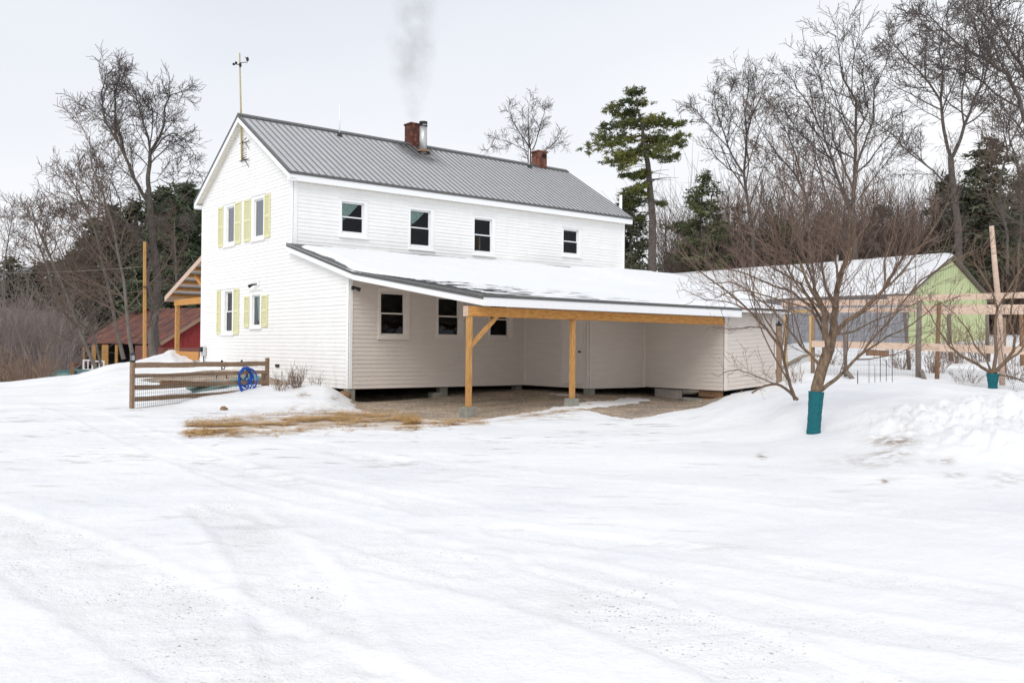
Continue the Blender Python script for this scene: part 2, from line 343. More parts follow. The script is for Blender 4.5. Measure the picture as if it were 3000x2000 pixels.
def gravel_material():
    m_ = bpy.data.materials.new('gravel'); m_.use_nodes = True; t = m_.node_tree; p = t.nodes['Principled BSDF']; p.inputs['Roughness'].default_value = .9; L = t.links.new
    c = N(t, 'ShaderNodeTexCoord'); v = N(t, 'ShaderNodeTexVoronoi'); v.inputs['Scale'].default_value = 22; L(c.outputs['Object'], v.inputs[0])
    sp = N(t, 'ShaderNodeSeparateColor'); L(v.outputs['Color'], sp.inputs[0])
    r = N(t, 'ShaderNodeValToRGB'); r.color_ramp.elements[0].color = (.24, .20, .16, 1); r.color_ramp.elements[1].color = (.66, .57, .47, 1); L(sp.outputs[0], r.inputs[0])
    n = N(t, 'ShaderNodeTexNoise'); n.inputs['Scale'].default_value = 1.2; n.inputs['Detail'].default_value = 6; L(c.outputs['Object'], n.inputs[0])
    r2 = N(t, 'ShaderNodeValToRGB'); r2.color_ramp.elements[0].position = .35; r2.color_ramp.elements[1].position = .68; r2.color_ramp.elements[0].color = (.62, .6, .58, 1); r2.color_ramp.elements[1].color = (1.1, 1.0, .9, 1)
    L(n.outputs[0], r2.inputs[0]); mx = N(t, 'ShaderNodeMixRGB'); mx.blend_type = 'MULTIPLY'; mx.inputs[0].default_value = 1; L(r.outputs[0], mx.inputs[1]); L(r2.outputs[0], mx.inputs[2]); L(mx.outputs[0], p.inputs['Base Color'])
    b = N(t, 'ShaderNodeBump'); b.inputs['Strength'].default_value = 1; b.inputs['Distance'].default_value = .03; b.invert = True; L(v.outputs['Distance'], b.inputs['Height']); L(b.outputs[0], p.inputs['Normal'])
    return m_
M['gravel'] = gravel_material()

# ------------------------------------------------------------------ terrain
COLS = [-1500, -300, 0, 200, 350, 500, 600, 790, 950, 1060, 1375, 1700, 1850, 2000, 2200, 2370, 2700, 3000, 3400, 4500]
ROWS = [0, 9.5, 12, 14, 15.5, 17, 18.5, 20, 21.5, 23.3, 25, 28, 31, 34, 38, 46, 62, 100, 180, 500]
Y0 = -.30
T = {
 -1500: [Y0]*14+[-.3,-.5,-1,-1,0,2],
 -300: [Y0]*14+[-.5,-1.6,-2.6,-3,-2,2],
 0:    [Y0]*14+[-.6,-1.8,-2.8,-3,-2,2],
 200:  [Y0]*9+[-.3,-.28,-.22,-.12,0,-.35,-1.7,-2.6,-3,-2,2],
 350:  [Y0]*8+[-.28,-.24,-.16,.0,.24,.45,.2,-.9,-2,-3,-2,2],
 500:  [Y0]*8+[-.2,-.08,.0,.12,.4,.84,.7,-.4,-1.5,-2.5,-2,2],
 600:  [Y0]*7+[-.28,-.08,.0,.08,.22,.42,.55,.6,0,-1,-2,-2,2],
 790:  [Y0]*7+[-.3,-.1,.1,.12,.16,.3,.4,.4,.2,0,0,0,2],
 950:  [Y0]*7+[-.32,-.12,.12,.0,-.2,-.1,0,.2,.3,.5,1,1,2],
 1060: [Y0]*6+[-.32,-.34,-.35,-.36,-.36,-.25,-.15,0,.2,.3,.5,1,1,2],
 1375: [Y0]*6+[-.33,-.35,-.35,-.35,-.33,-.14,-.1,0,.2,.4,.7,1.4,2,4],
 1700: [Y0]*6+[-.30,-.25,-.23,-.2,-.15,-.1,-.1,0,.3,.5,.9,2,3,5],
 1850: [Y0]*5+[-.31,-.31,-.31,-.31,-.30,-.25,-.18,-.1,0,.3,.6,1.1,2.4,4,6],
 2000: [Y0]*4+[-.30,-.28,-.21,-.24,-.32,-.32,-.30,-.25,-.1,.1,.4,.8,1.4,2.6,4,6],
 2200: [Y0]*3+[-.29,-.16,.13,.15,.05,-.02,-.05,-.02,.1,.3,.6,.8,1.1,1.7,3,5,8],
 2370: [Y0,Y0,Y0,-.17,.18,.40,.38,.28,.30,.36,.55,1.05,1.0,1.1,1.25,1.5,2.2,3.4,5,8],
 2700: [Y0,-.29,-.05,.20,.42,.53,.46,.36,.36,.46,.60,.86,1.05,1.2,1.35,1.6,2.2,3.5,5,8],
 3000: [Y0,-.28,.12,.38,.40,.34,.28,.28,.34,.44,.60,.84,1.05,1.2,1.4,1.75,2.3,3.6,5,8],
 3400: [Y0,-.1,.3,.4,.4,.34,.28,.28,.34,.44,.60,.84,1.05,1.2,1.4,1.75,2.3,3.6,5,8],
 4500: [Y0,.0,.3,.4,.4,.34,.28,.28,.34,.44,.60,.84,1.05,1.2,1.4,1.75,2.3,3.6,5,8]}
TAB = np.array([T[c] for c in COLS]); ROWA = np.array(ROWS, float)
HF = fw[:2]/np.linalg.norm(fw[:2]); HR = rt[:2]
def _hash(ix, iy, s):
    h = (ix*374761393 + iy*668265263 + s*1442695041) & 0x7fffffff
    h = ((h ^ (h >> 13))*1274126177) & 0x7fffffff
    return ((h ^ (h >> 16)) & 0xffff)/65535.0
def vnoise(x, y, s=0):
    x = np.asarray(x, float); y = np.asarray(y, float)
    ix = np.floor(x).astype(np.int64); iy = np.floor(y).astype(np.int64); fx = x-ix; fy = y-iy
    fx = fx*fx*(3-2*fx); fy = fy*fy*(3-2*fy)
    return (_hash(ix,iy,s)*(1-fx)+_hash(ix+1,iy,s)*fx)*(1-fy)+(_hash(ix,iy+1,s)*(1-fx)+_hash(ix+1,iy+1,s)*fx)*fy
def fbm(x, y, s=0, o=4):
    r = 0; a = .5
    for k in range(o): r = r+a*vnoise(x*2**k, y*2**k, s+k*17); a *= .5
    return r-.47
def pxd(x, y):
    """yard coordinates seen from the viewpoint: bearing (as photo column) and distance ahead"""
    dx = x-CAM[0]; dy = y-CAM[1]
    d = dx*HF[0]+dy*HF[1]; l = dx*HR[0]+dy*HR[1]
    ang = np.clip(np.arctan2(l, d), -1.0, 1.0); r = np.sqrt(d*d+l*l)
    return 1500+F*np.tan(ang), r*np.cos(ang), r
def base_h(x, y):
    px, d, r = pxd(x, y)
    ci = np.clip(np.interp(px, COLS, range(len(COLS))), 0, len(COLS)-1.001); ri = np.clip(np.interp(d, ROWA, range(len(ROWS))), 0, len(ROWS)-1.001)
    c0 = ci.astype(int); r0 = ri.astype(int); fc = ci-c0; fr = ri-r0
    fc = fc*fc*(3-2*fc)*.6+fc*.4; fr = fr*fr*(3-2*fr)*.6+fr*.4
    return (TAB[c0,r0]*(1-fc)+TAB[c0+1,r0]*fc)*(1-fr)+(TAB[c0,r0+1]*(1-fc)+TAB[c0+1,r0+1]*fc)*fr
def H(x, y): return float(base_h(np.array([float(x)]), np.array([float(y)]))[0])
def ground(px, d):
    p = at(px, 1000, d); return Vector((p[0], p[1], H(p[0], p[1])))
def poly_pts(pp, z=-.3): return np.array([list(onZ(a, b, z))[:2] for a, b in pp])
def pdist(x, y, P):
    best = np.full(x.shape, 1e9)
    for (ax, ay), (bx, by) in zip(P[:-1], P[1:]):
        vx, vy = bx-ax, by-ay; t = np.clip(((x-ax)*vx+(y-ay)*vy)/(vx*vx+vy*vy+1e-9), 0, 1)
        best = np.minimum(best, np.hypot(x-ax-t*vx, y-ay-t*vy))
    return best
def smooth(P, it=2):
    for _ in range(it):
        Q = [P[0]]
        for a, b in zip(P[:-1], P[1:]): Q += [a*.75+b*.25, a*.25+b*.75]
        P = np.array(Q+[P[-1]])
    return P
def sstep(a, b, v): t = np.clip((v-a)/(b-a), 0, 1); return t*t*(3-2*t)
GB = np.array([(1000,1188),(1045,1196),(1150,1216),(1250,1230),(1357,1236),(1440,1226),(1500,1218),(1650,1206),(1740,1216),(1800,1226),(1850,1232),(1950,1226),(2050,1205),(2115,1188),(2180,1170)], float)
def gravel_field(x, y):
    """>0 on the gravel pad, in metres from its edge"""
    px, d, r = pxd(x, y)
    yb = np.interp(px, GB[:,0], GB[:,1]); hor = 1017+.0096*(px-1500)
    db = 1.45*F/(yb-hor)
    f = d-db
    f = np.minimum(f, (px-1040)*d/F+np.maximum(0, (d-23.6)*4))
    f = np.minimum(f, (2125-px)*d/F+np.maximum(0, (d-23.5)*4))
    f = np.where(d > 45, -1, f)
    # strip of snow blown along the drip line
    S = poly_pts([(1470,1222),(1600,1208),(1740,1190),(1860,1172)], -.28)
    f = np.minimum(f, pdist(x, y, S)-.30)
    return f
TRACKS = [([(-250,1480),(60,1590),(260,1690),(520,1830),(800,1980),(1100,2150)], .42, .014, 1.0),
          ([(640,1500),(740,1570),(850,1690),(900,1830),(960,1950),(1100,2150)], .26, .012, .8),
          ([(1150,1640),(1450,1700),(1750,1780),(2050,1880),(2500,2080)], .34, .012, .8),
          ([(700,1480),(1000,1560),(1400,1660)], .3, .008, .35),
          ([(1500,1560),(1900,1610),(2400,1680),(3100,1790)], .22, .012, .3),
          ([(1600,1660),(2100,1780),(2600,1860),(3200,1960)], .22, .012, .3),
          ([(-200,1130),(200,1190),(420,1290),(700,1400),(1000,1480)], .35, .012, .25),
          ([(-200,1330),(200,1270),(520,1260),(900,1300),(1150,1360)], .3, .012, .45),
          ([(0,1400),(400,1330),(800,1400),(1300,1500)], .3, .01, .4),
          ([(1000,1330),(1500,1400),(2000,1440),(2600,1500),(3200,1560)], .28, .01, .25)]
def full_h(x, y):
    z = base_h(x, y); px, d, r = pxd(x, y)
    bank = sstep(-.2, .15, z)*(r < 60)*sstep(1500, 1900, px)
    near = np.clip(1-(r-40)/60, 0, 1)
    flat = sstep(-.22, -.28, z); z = z+fbm(x*.35, y*.35, 3)*(.10-.06*flat)*near + fbm(x*1.1, y*1.1, 9)*(.04-.026*flat)*near + fbm(x*7, y*7, 19)*.016*flat*(r < 26)
    z = z+bank*(fbm(x*1.6, y*1.6, 21)*.14+(np.abs(fbm(x*1.9, y*1.9, 33))*.55+np.abs(fbm(x*4.5, y*4.5, 37))*.42+fbm(x*10, y*10, 39)*.10)*sstep(2320, 2580, px)*sstep(15.3, 13.2, d))
    z = z+sstep(-.15, .1, z)*sstep(1000, 800, px)*(r < 60)*fbm(x*2.0, y*2.0, 44)*.10
    lump = sstep(470, 500, px)*sstep(585, 560, px)*sstep(31, 33, d)*sstep(37, 35, d)
    z = z+lump*(np.abs(fbm(x*1.3, y*1.3, 71))*.9)
    grit = np.zeros_like(x)
    for P, wd, dep, g in TRACKS:
        D = pdist(x, y, smooth(poly_pts(P)))
        m_ = sstep(wd+.05, wd-.06, D)
        z = z-dep*.9*m_*(.3+1.2*vnoise(x*9, y*9, 5))+.008*np.exp(-((D-wd-.06)/.06)**2)*(r < 25)
        grit = np.maximum(grit, g*sstep(wd*1.6, wd*.5, D))
    z = z+fbm(x*4, y*4, 55)*.018*(r < 30)
    return z, grit
def make_ground():
    ang = np.concatenate([np.linspace(-math.pi, -.62, 60, endpoint=False), np.linspace(-.62, .62, 900), np.linspace(.62, math.pi, 60)[1:-1]])
    rad = [0.4]
    while rad[-1] < 700: rad.append(rad[-1]*1.0072+.008 if rad[-1] < 26 else rad[-1]*1.012 if rad[-1] < 45 else rad[-1]*1.05)
    rad = np.array(rad); na, nr = len(ang), len(rad)
    A, Rr = np.meshgrid(ang, rad)
    d = Rr*np.cos(A); l = Rr*np.sin(A)
    x = CAM[0]+HF[0]*d+HR[0]*l; y = CAM[1]+HF[1]*d+HR[1]*l
    z, grit = full_h(x, y)
    gf = gravel_field(x, y)
    edge = gf+fbm(x*2.2, y*2.2, 61)*.55+fbm(x*.6, y*5, 65)*.2
    z = np.where(Rr < 60, z-.07*sstep(-.06, .10, edge)+.02, z)
    hor = 1017+.0096*(pxd(x, y)[0]-1500); px, dd, _ = pxd(x, y); yy = hor+(1.125-(-.31))*F/np.maximum(dd, .5)
    straw = np.zeros_like(x)
    for P, th, s_ in (([(560,1266),(700,1254),(850,1242),(1000,1234),(1120,1232),(1250,1240)], 36, .95), ([(820,1236),(1000,1220),(1120,1216),(1220,1228)], 26, 1), ([(1180,1244),(1300,1246),(1400,1240),(1500,1230),(1600,1220),(1720,1204)], 9, .62), ([(620,1275),(900,1262),(1200,1262)], 9, .55), ([(240,1152),(420,1150)], 5, .5)):
        P = np.array(P, float); k = (px > P[0,0]-40) & (px < P[-1,0]+40)
        c = np.interp(px, P[:,0], P[:,1]); e_ = np.clip(np.minimum(px-P[0,0]+40, P[-1,0]+40-px)/80, 0, 1)
        straw = np.maximum(straw, s_*k*e_*np.clip(1.25-np.abs(yy-c)/th, 0, 1))
    scr = sstep(10, 12, dd)*sstep(22, 19, dd)*sstep(2300, 1800, px)*.9+.35*sstep(3, 8, dd)*sstep(26, 20, dd)*sstep(-.2, -.27, base_h(x, y))
    dirt = np.zeros_like(x)
    for (qx, qy, wx, wy, s_) in ((2620,1292,70,16,1),(2610,1330,60,14,.8),(2760,1350,40,12,.7),(2595,1408,10,7,1.3),(2800,1390,35,8,.7),(2236,1336,14,8,1.3),(2560,1350,110,20,.5),(2950,1400,60,30,.35),(2680,1250,60,50,.25),(890,1157,20,6,1.2),(985,1165,12,8,1.2)):
        # directions on the bank faces, by bearing and drop below the horizon
        zz = z; yv = hor+(1.125-zz)*F/np.maximum(dd, .5)
        dirt = np.maximum(dirt, s_*np.exp(-((px-qx)/wx)**2-((yv-qy)/wy)**2)*(dd < 27))
    grit = np.clip(grit+.22*sstep(14, 6, dd)*(fbm(x*.4, y*.4, 81) > .02), 0, 1)
    V = np.stack([x, y, z], -1).reshape(-1, 3)
    V = np.vstack([V, [[CAM[0], CAM[1], z[0].mean()]]])
    i = np.arange(nr-1)[:, None]*na+np.arange(na)[None, :]; j = np.arange(nr-1)[:, None]*na+((np.arange(na)+1) % na)[None, :]
    q = np.stack([i, i+na, j+na, j], -1).reshape(-1, 4)
    me = bpy.data.meshes.new('snow_ground'); nq = len(q); cen = len(V)-1
    tri = np.array([[k, (k+1) % na, cen] for k in range(na)])
    me.vertices.add(len(V)); me.vertices.foreach_set('co', V.ravel())
    me.loops.add(nq*4+len(tri)*3); me.loops.foreach_set('vertex_index', np.concatenate([q.ravel(), tri.ravel()]))
    me.polygons.add(nq+len(tri)); ls = np.concatenate([np.arange(nq)*4, nq*4+np.arange(len(tri))*3]); me.polygons.foreach_set('loop_start', ls)
    me.polygons.foreach_set('use_smooth', np.ones(nq+len(tri), bool)); me.update(); me.validate()
    for nm, a in (('grit', grit), ('straw', straw), ('dirt', dirt), ('scrape', scr)):
        t = me.attributes.new(nm, 'FLOAT', 'POINT'); t.data.foreach_set('value', np.append(a.ravel(), 0).astype(np.float32))
    me.materials.append(M['snow']); o = bpy.data.objects.new('snow_ground', me); col.objects.link(o); o['kind'] = 'structure'
    # gravel sheet, under the snow's edge
    g = MB(); xs = np.arange(-3, 13, .2); ys = np.arange(-14, 4.4, .2); X, Y = np.meshgrid(xs, ys)
    Z = base_h(X, Y)+fbm(X*1.5, Y*1.5, 90)*.05-.012
    Z = Z-.25*sstep(-.35, -.7, gravel_field(X, Y))
    for a in range(len(ys)):
        for b in range(len(xs)): g.v.append((X[a,b], Y[a,b], Z[a,b]))
    n = len(xs)
    GF = gravel_field(X, Y)
    for a in range(len(ys)-1):
        for b in range(n-1):
            if GF[a,b] > -.9: g.f.append((a*n+b, a*n+b+1, (a+1)*n+b+1, (a+1)*n+b))
    go = g.build('gravel', M['gravel'], smooth=True); go['kind'] = 'structure'
make_ground()
# far slopes
def slope(name, m_, pts, n=40):
    b = MB(); rows = len(pts[0][1])
    for px, prof in pts:
        for d, z in prof:
            p = at(px, 1000, d); b.v.append((p[0], p[1], z))
    for i in range(len(pts)-1):
        for j in range(rows-1): b.f.append((i*rows+j, (i+1)*rows+j, (i+1)*rows+j+1, i*rows+j+1))
    o = b.build(name, m_, smooth=True); o['kind'] = 'structure'; return o
slope('hillside', M['leaf_litter'], [(px, [(78, -4), (90, -1.5), (105, h*.6), (125, h), (160, h)]) for px, h in ((-900,5),(-500,6),(-200,6.5),(0,6.6),(150,6.4),(300,7),(450,6.5),(620,5),(800,3))])
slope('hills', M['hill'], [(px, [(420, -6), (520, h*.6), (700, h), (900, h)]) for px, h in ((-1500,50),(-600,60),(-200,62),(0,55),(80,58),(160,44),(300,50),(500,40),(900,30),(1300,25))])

# ------------------------------------------------------------------ trees
def rvec(): 
    return Vector((rng.gauss(0,1), rng.gauss(0,1), rng.gauss(0,1))).normalized()
def sides(r): return 8 if r > .08 else 6 if r > .035 else 4 if r > .014 else 3
def grow(outs, p, d, L, r, lvl, P):
    n = max(2, min(9, int(L/P['seg'])+1)); pts = [p.copy()]; dirs = []
    for i in range(n):
        d = (d+rvec()*P['wob']+Vector((0,0,P['up']))*(1 if lvl else .3)).normalized()
        p = p+d*(L/n); pts.append(p.copy()); dirs.append(d.copy())
    rad = [max(P['rmin']*.8, r*(1-.62*i/n)) for i in range(n+1)]
    outs[0 if lvl <= P['tl'] else 1].tube(pts, rad, sides(r), cap=False)
    if lvl >= P['max']: return
    spawn(outs, pts, rad, L, lvl, P)
def spawn(outs, pts, rad, L, lvl, P, k=None, t0=None):
    n = len(pts)-1; k = k or max(1, round(P['kids'][min(lvl, len(P['kids'])-1)]*(min(1, .38+L/2.6) if P['seg'] > .4 else min(1, .4+L/.9)))); t0 = P['t0'][min(lvl, len(P['t0'])-1)] if t0 is None else t0
    for j in range(k):
        t = t0+(1-t0)*(j+rng.random()*.9)/k; t = min(t, .99); i = int(t*n); f = t*n-i
        q = pts[i].lerp(pts[i+1], f); d = (pts[i+1]-pts[i]).normalized(); rr = rad[i]*(1-f)+rad[i+1]*f
        a = d.cross(rvec()).normalized(); ang = math.radians(rng.uniform(*P['ang']))
        nd = (d*math.cos(ang)+a*math.sin(ang)).normalized()
        LL = L*P['ratio']*(1.2-.75*t)*rng.uniform(.6, 1.15)
        if LL < P['lmin']: LL = P['lmin']*rng.uniform(.7, 1.1)
        grow(outs, q, nd, LL, max(P['rmin'], min(rr*.55, LL*P.get('rl', .018))), lvl+1, P)
BARE = dict(seg=.7, wob=.16, up=.10, kids=[10, 7, 6, 5], t0=[.3, .2, .2, .15], ang=(25, 55), ratio=.52, lmin=.35, rmin=.011, max=4, tl=1)
def bare_tree(name, label, base, h, r, P=None, lean=(0,0), group=None, mats=('bark','twig'), cat='tree'):
    Q = dict(BARE); Q.update(P or {})
    root = thing(name, label, cat, base, group)
    outs = (MB(), MB()); grow(outs, Vector(base)-Vector((0,0,.3)), Vector((lean[0], lean[1], 1)).normalized(), h, r, 0, Q)
    outs[0].build('trunk', M[mats[0]], root, True); outs[1].build('crown', M[mats[1]], root, False)
    return root
def jitterline(pts, amp, it=2):
    for _ in range(it):
        Q = [pts[0]]
        for a, b in zip(pts[:-1], pts[1:]):
            L = (b-a).length; Q += [(a+b)/2+rvec()*L*amp, b]
        pts = Q
    return pts
def limb_tree(name, label, d, limbs, P, mats, wrap=None, group=None, cat='tree', base=None):
    """limbs: (photo polyline, r0, r1, depth drift at tip, children)"""
    Q = dict(BARE); Q.update(P)
    b0 = at(limbs[0][0][0][0], limbs[0][0][0][1], d) if base is None else base
    root = thing(name, label, cat, b0, group); outs = (MB(), MB())
    for (poly, r0, r1, drift, kids) in limbs:
        n = len(poly); st = 0
        pts = [at(x, y, d+drift*(i/(n-1))**1.3 if n > 1 else d) for i, (x, y) in enumerate(poly)]
        pts = jitterline(pts, .035 if (poly is not limbs[0][0] or Q.get('jit0')) else .012, 2)
        k = len(pts); rs = Q.get('rs', 1); r0 *= rs; r1 *= rs; rad = [r0+(r1-r0)*(i/(k-1))**.8 for i in range(k)]
        outs[0].tube(pts, rad, sides(max(r0, .03)), cap=False)
        L = sum((b-a).length for a, b in zip(pts[:-1], pts[1:]))
        if kids: spawn(outs, pts, rad, L*Q.get('ll', 1), 1, Q, kids, Q.get('lt0', .2))
    outs[0].build('trunk', M[mats[0]], root, True); outs[1].build('crown', M[mats[1]], root, False)
    return root
# needles
def clump(mb, c, s, n, flat=1.0):
    for _ in range(n):
        a = rvec(); a.z *= flat; a.normalize(); q = c+Vector((rng.gauss(0,.4), rng.gauss(0,.4), rng.gauss(0,.4*flat)))*s
        e_ = a*s*rng.uniform(.6, 1.2); sd = a.cross(rvec()).normalized()*s*.16
        mb.quad(q-sd, q+sd, q+e_+sd*.3, q+e_-sd*.3)
def conifer(name, label, base, h, spread, mats, nb=60, z0=.2, flat=.35, top=1.0, cs=.28, per=9, cl=10, shape=1.0, group=None, irregular=.35, droop=0.0, r=.16, lean=0):
    root = thing(name, label, 'tree', base, group); tr = MB(); nd = MB(); b = Vector(base)
    axis = lambda t: b+Vector((lean*t*t, .2*math.sin(t*5+h), h*t))
    tr.tube([axis(i/8)-Vector((0,0,.3 if i == 0 else 0)) for i in range(9)], [r*(1-.9*i/8)+.01 for i in range(9)], 7)
    for k in range(nb):
        t = z0+(1-z0)*(k+rng.random())/nb; az = rng.uniform(0, 2*math.pi)
        L = spread*max(.05, (1-t)**shape)*rng.uniform(1-irregular*1.4, 1+irregular*.6)+.25
        if rng.random() < irregular*.3: L *= .45
        p = axis(t); dr = Vector((math.cos(az), math.sin(az), rng.uniform(-.05, .3)-droop)); pts = [p]
        for i in range(4): pts.append(p+dr*L*(i+1)/4+Vector((0,0,.05*L*((i+1)/4)**2)))
        tr.tube(pts, [max(.012, .035*(1-t)+.01)*(1-.18*i) for i in range(5)], 3, cap=False)
        m_ = max(2, int(per*L/spread*1.2))
        for i in range(m_):
            u = .3+.75*(i+rng.random())/m_; side = rng.gauss(0, .22)*L*u
            c = p+dr*L*u+Vector((-dr.y, dr.x, 0))*side+Vector((0,0,.05*L*u*u+rng.gauss(0,.08)))
            clump(nd, c, cs*rng.uniform(.7, 1.3), cl, flat)
    tr.build('trunk', M[mats[0]], root, True); nd.build('crown', M[mats[1]], root)
    return root

# ------------------------------------------------------------------ farmhouse
W_, L_, p1, x1, p2, x2, p3, x3 = 7.18, 13.60, 3.356, 5.94, 6.17, 8.09, 9.09, 10.38
RID, SL = 8.43, .613; MIDY = W_/2
def plane(kind, c, flip=1):
    if kind == 'X': return lambda u, z, o=0: Vector((c-o*flip, u, z))
    return lambda u, z, o=0: Vector((u, c-o*flip, z))
def pb(mb, P, u0, u1, z0, z1, o0, o1):
    mb.hexa([P(u0,z0,o0), P(u1,z0,o0), P(u1,z0,o1), P(u0,z0,o1), P(u0,z1,o0), P(u1,z1,o0), P(u1,z1,o1), P(u0,z1,o1)])
def siding(P, zlo, zhi, iv, holes=(), ex=.11, zoff=None):
    mb = MB(); z = zlo
    while z < zhi-1e-4:
        zt = min(z+ex, zhi); cuts = sorted(set([z, zt]+[h for q in holes for h in (q[2], q[3]) if z < h < zt]))
        jit = rng.uniform(-.002, .002)
        for a, b in zip(cuts[:-1], cuts[1:]):
            fa = (a-z)/ex; fb = (b-z)/ex; oa = .016-.013*fa+jit; ob = .016-.013*fb+jit
            a0, a1 = iv(a+1e-5); b0, b1 = iv(b-1e-5); segs = [(0, 1)]
            us = []
            hh = sorted([(q[0], q[1]) for q in holes if q[2] <= a+1e-6 and q[3] >= b-1e-6])
            cur0, cur0b = a0, b0
            for h0, h1 in hh:
                us.append((cur0, h0, cur0b, h0)); cur0 = cur0b = h1
            us.append((cur0, a1, cur0b, b1))
            for (l0, l1, m0, m1) in us:
                if l1-l0 < .005 and m1-m0 < .005: continue
                zj = (lambda u: 0) if zoff is None else zoff
                mb.quad(P(l0,a+zj(l0),oa), P(l1,a+zj(l1),oa), P(m1,b+zj(m1),ob), P(m0,b+zj(m0),ob))
                if a == z: mb.quad(P(l0,a+zj(l0),oa), P(l0,a+zj(l0),-.004), P(l1,a+zj(l1),-.004), P(l1,a+zj(l1),oa))
        z = zt
    return mb
house = thing('farmhouse', 'white clapboard two storey farmhouse with grey metal roof and snow covered carport', 'house', (0,0,0))
def window(P, o, g, kind='double', trim=None, glass='glass', curtain=None, cas=.03, sillz=True, parent=house, inner=None, label=None, tm='trim', smt='sash'):
    """o: outer trim rect, g: glazed rect (u0,u1,z0,z1)"""
    f = MB(); u0,u1,z0,z1 = o; a0,a1,b0,b1 = g
    s = .045
    i0,i1,k0,k1 = a0-s, a1+s, b0-s, b1+s        # opening
    pb(f, P, u0, i0, z0, z1, -.004, cas); pb(f, P, i1, u1, z0, z1, -.004, cas)
    pb(f, P, i0, i1, k1, z1, -.004, cas-.003); pb(f, P, i0, i1, z0, k0, -.004, cas-.003)
    pb(f, P, u0-.02, u1+.02, z1, z1+.03, -.004, cas+.03)
    pb(f, P, u0-.02, u1+.02, z0-.035, z0, -.004, cas+.035)
    for q in ((i0-.004, i0, k0, k1), (i1, i1+.004, k0, k1), (i0, i1, k0-.004, k0), (i0, i1, k1, k1+.004)):
        pb(f, P, q[0], q[1], q[2], q[3], -.14, -.004)
    fo = bev(f.build('window', M[tm], parent))
    if label: fo['label'] = label
    sm = MB(); mid = (b0+b1)/2+.01
    if kind == 'double':
        for (za, zb, dp) in ((mid-.02, k1, -.05), (k0, mid+.02, -.02)):
            pb(sm, P, i0, a0, za, zb, dp-.03, dp); pb(sm, P, a1, i1, za, zb, dp-.03, dp)
            pb(sm, P, a0, a1, zb-(.045 if zb == k1 else .04), zb, dp-.03, dp-.001); pb(sm, P, a0, a1, za, za+(.045 if za == k0 else .04), dp-.03, dp-.001)
    else:
        pb(sm, P, i0, a0, k0, k1, -.05, -.02); pb(sm, P, a1, i1, k0, k1, -.05, -.02); pb(sm, P, a0, a1, b1, k1, -.05, -.021); pb(sm, P, a0, a1, k0, b0, -.05, -.021)
    bev(sm.build('sash', M[smt], fo), .004)
    gm = MB()
    def pane(za, zb, dp):
        q = [P(a0,za,dp), P(a1,za,dp), P(a1,zb,dp), P(a0,zb,dp)]; nn = (q[1]-q[0]).cross(q[2]-q[0])
        gm.quad(*(q if nn.dot(P(a0,za,1)-P(a0,za,0)) > 0 else q[::-1]))
    if kind == 'double': pane(mid, b1, -.064); pane(b0, mid, -.035)
    else: pane(b0, b1, -.035)
    gm.build('glass', M[glass], fo)
    dk = MB(); D = -.75  # added box behind the panes, room shade put in as near-black colour
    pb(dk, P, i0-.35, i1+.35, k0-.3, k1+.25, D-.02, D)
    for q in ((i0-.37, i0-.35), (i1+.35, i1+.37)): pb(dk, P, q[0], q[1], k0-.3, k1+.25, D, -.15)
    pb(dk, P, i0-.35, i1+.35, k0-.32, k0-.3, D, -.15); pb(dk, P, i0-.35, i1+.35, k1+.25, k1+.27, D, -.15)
    dk.build('dark_backing', M['dark'], fo)
    if curtain:
        c = MB(); n = 26; m_ = 8
        top, bot = b1+.02, curtain['bot']
        for j in range(m_+1):
            t = j/m_; z = top+(bot-top)*t
            wtop = (a1-a0)*curtain['wt']; ww = wtop*(1-t)**curtain['pw']+curtain['wb']*(a1-a0)*t
            for i in range(n+1):
                s_ = i/n; c.v.append(tuple(P(a0-.02+ww*s_, z+.03*math.sin(s_*9)*t, -.13-.022*math.sin(s_*n*.95+t*1.5)*(1-.3*t))))
        for j in range(m_):
            for i in range(n): c.f.append((j*(n+1)+i, j*(n+1)+i+1, (j+1)*(n+1)+i+1, (j+1)*(n+1)+i))
        c.build('curtain', M['curtain'], fo, True)
    if inner: inner(fo)
    return (i0, i1, k0, k1), fo
def shutter(P, u0, u1, z0, z1):
    b = MB(); f = .045
    pb(b, P, u0, u0+f, z0, z1, .015, .05); pb(b, P, u1-f, u1, z0, z1, .015, .05)
    mid = (z0+z1)/2
    for a, c in ((z0, z0+.08), (mid-.035, mid+.035), (z1-.06, z1)): pb(b, P, u0+f, u1-f, a, c, .015, .049)
    for a, c in ((z0+.08, mid-.035), (mid+.035, z1-.06)):
        z = a
        while z < c-.02:
            h_ = min(.062, c-z)
            b.hexa([P(u0+f,z,.040), P(u1-f,z,.040), P(u1-f,z,.032), P(u0+f,z,.032), P(u0+f,z+h_,.022), P(u1-f,z+h_,.022), P(u1-f,z+h_,.014), P(u0+f,z+h_,.014)])
            z += .062
    pb(b, P, u0+f, u1-f, z0+.05, z1-.05, .008, .012)
    b.build('shutter', M['shutter'], house)
G = plane('X', 0); LW = plane('Y', 0); LO = plane('Y', -p1)
gh = []
for (o, g, kd, gl) in (((4.22, 5.18, 4.36, 5.74), (4.34, 4.90, 4.50, 5.60), 'single', 'glass_refl'),
                       ((1.93, 2.92, 4.36, 5.74), (2.06, 2.68, 4.50, 5.58), 'single', 'glass_refl'),
                       ((4.25, 5.33, 1.46, 2.95), (4.42, 4.96, 1.58, 2.82), 'double', 'glass'),
                       ((2.08, 2.97, 1.64, 2.80), (2.24, 2.74, 1.75, 2.62), 'single', 'glass')):
    cu = None
    if g[2] == 1.75: cu = dict(bot=1.85, wt=1.0, wb=.95, pw=1)
    h_, fo_ = window(G, o, g, kd, glass=gl, curtain=cu); gh.append(h_)
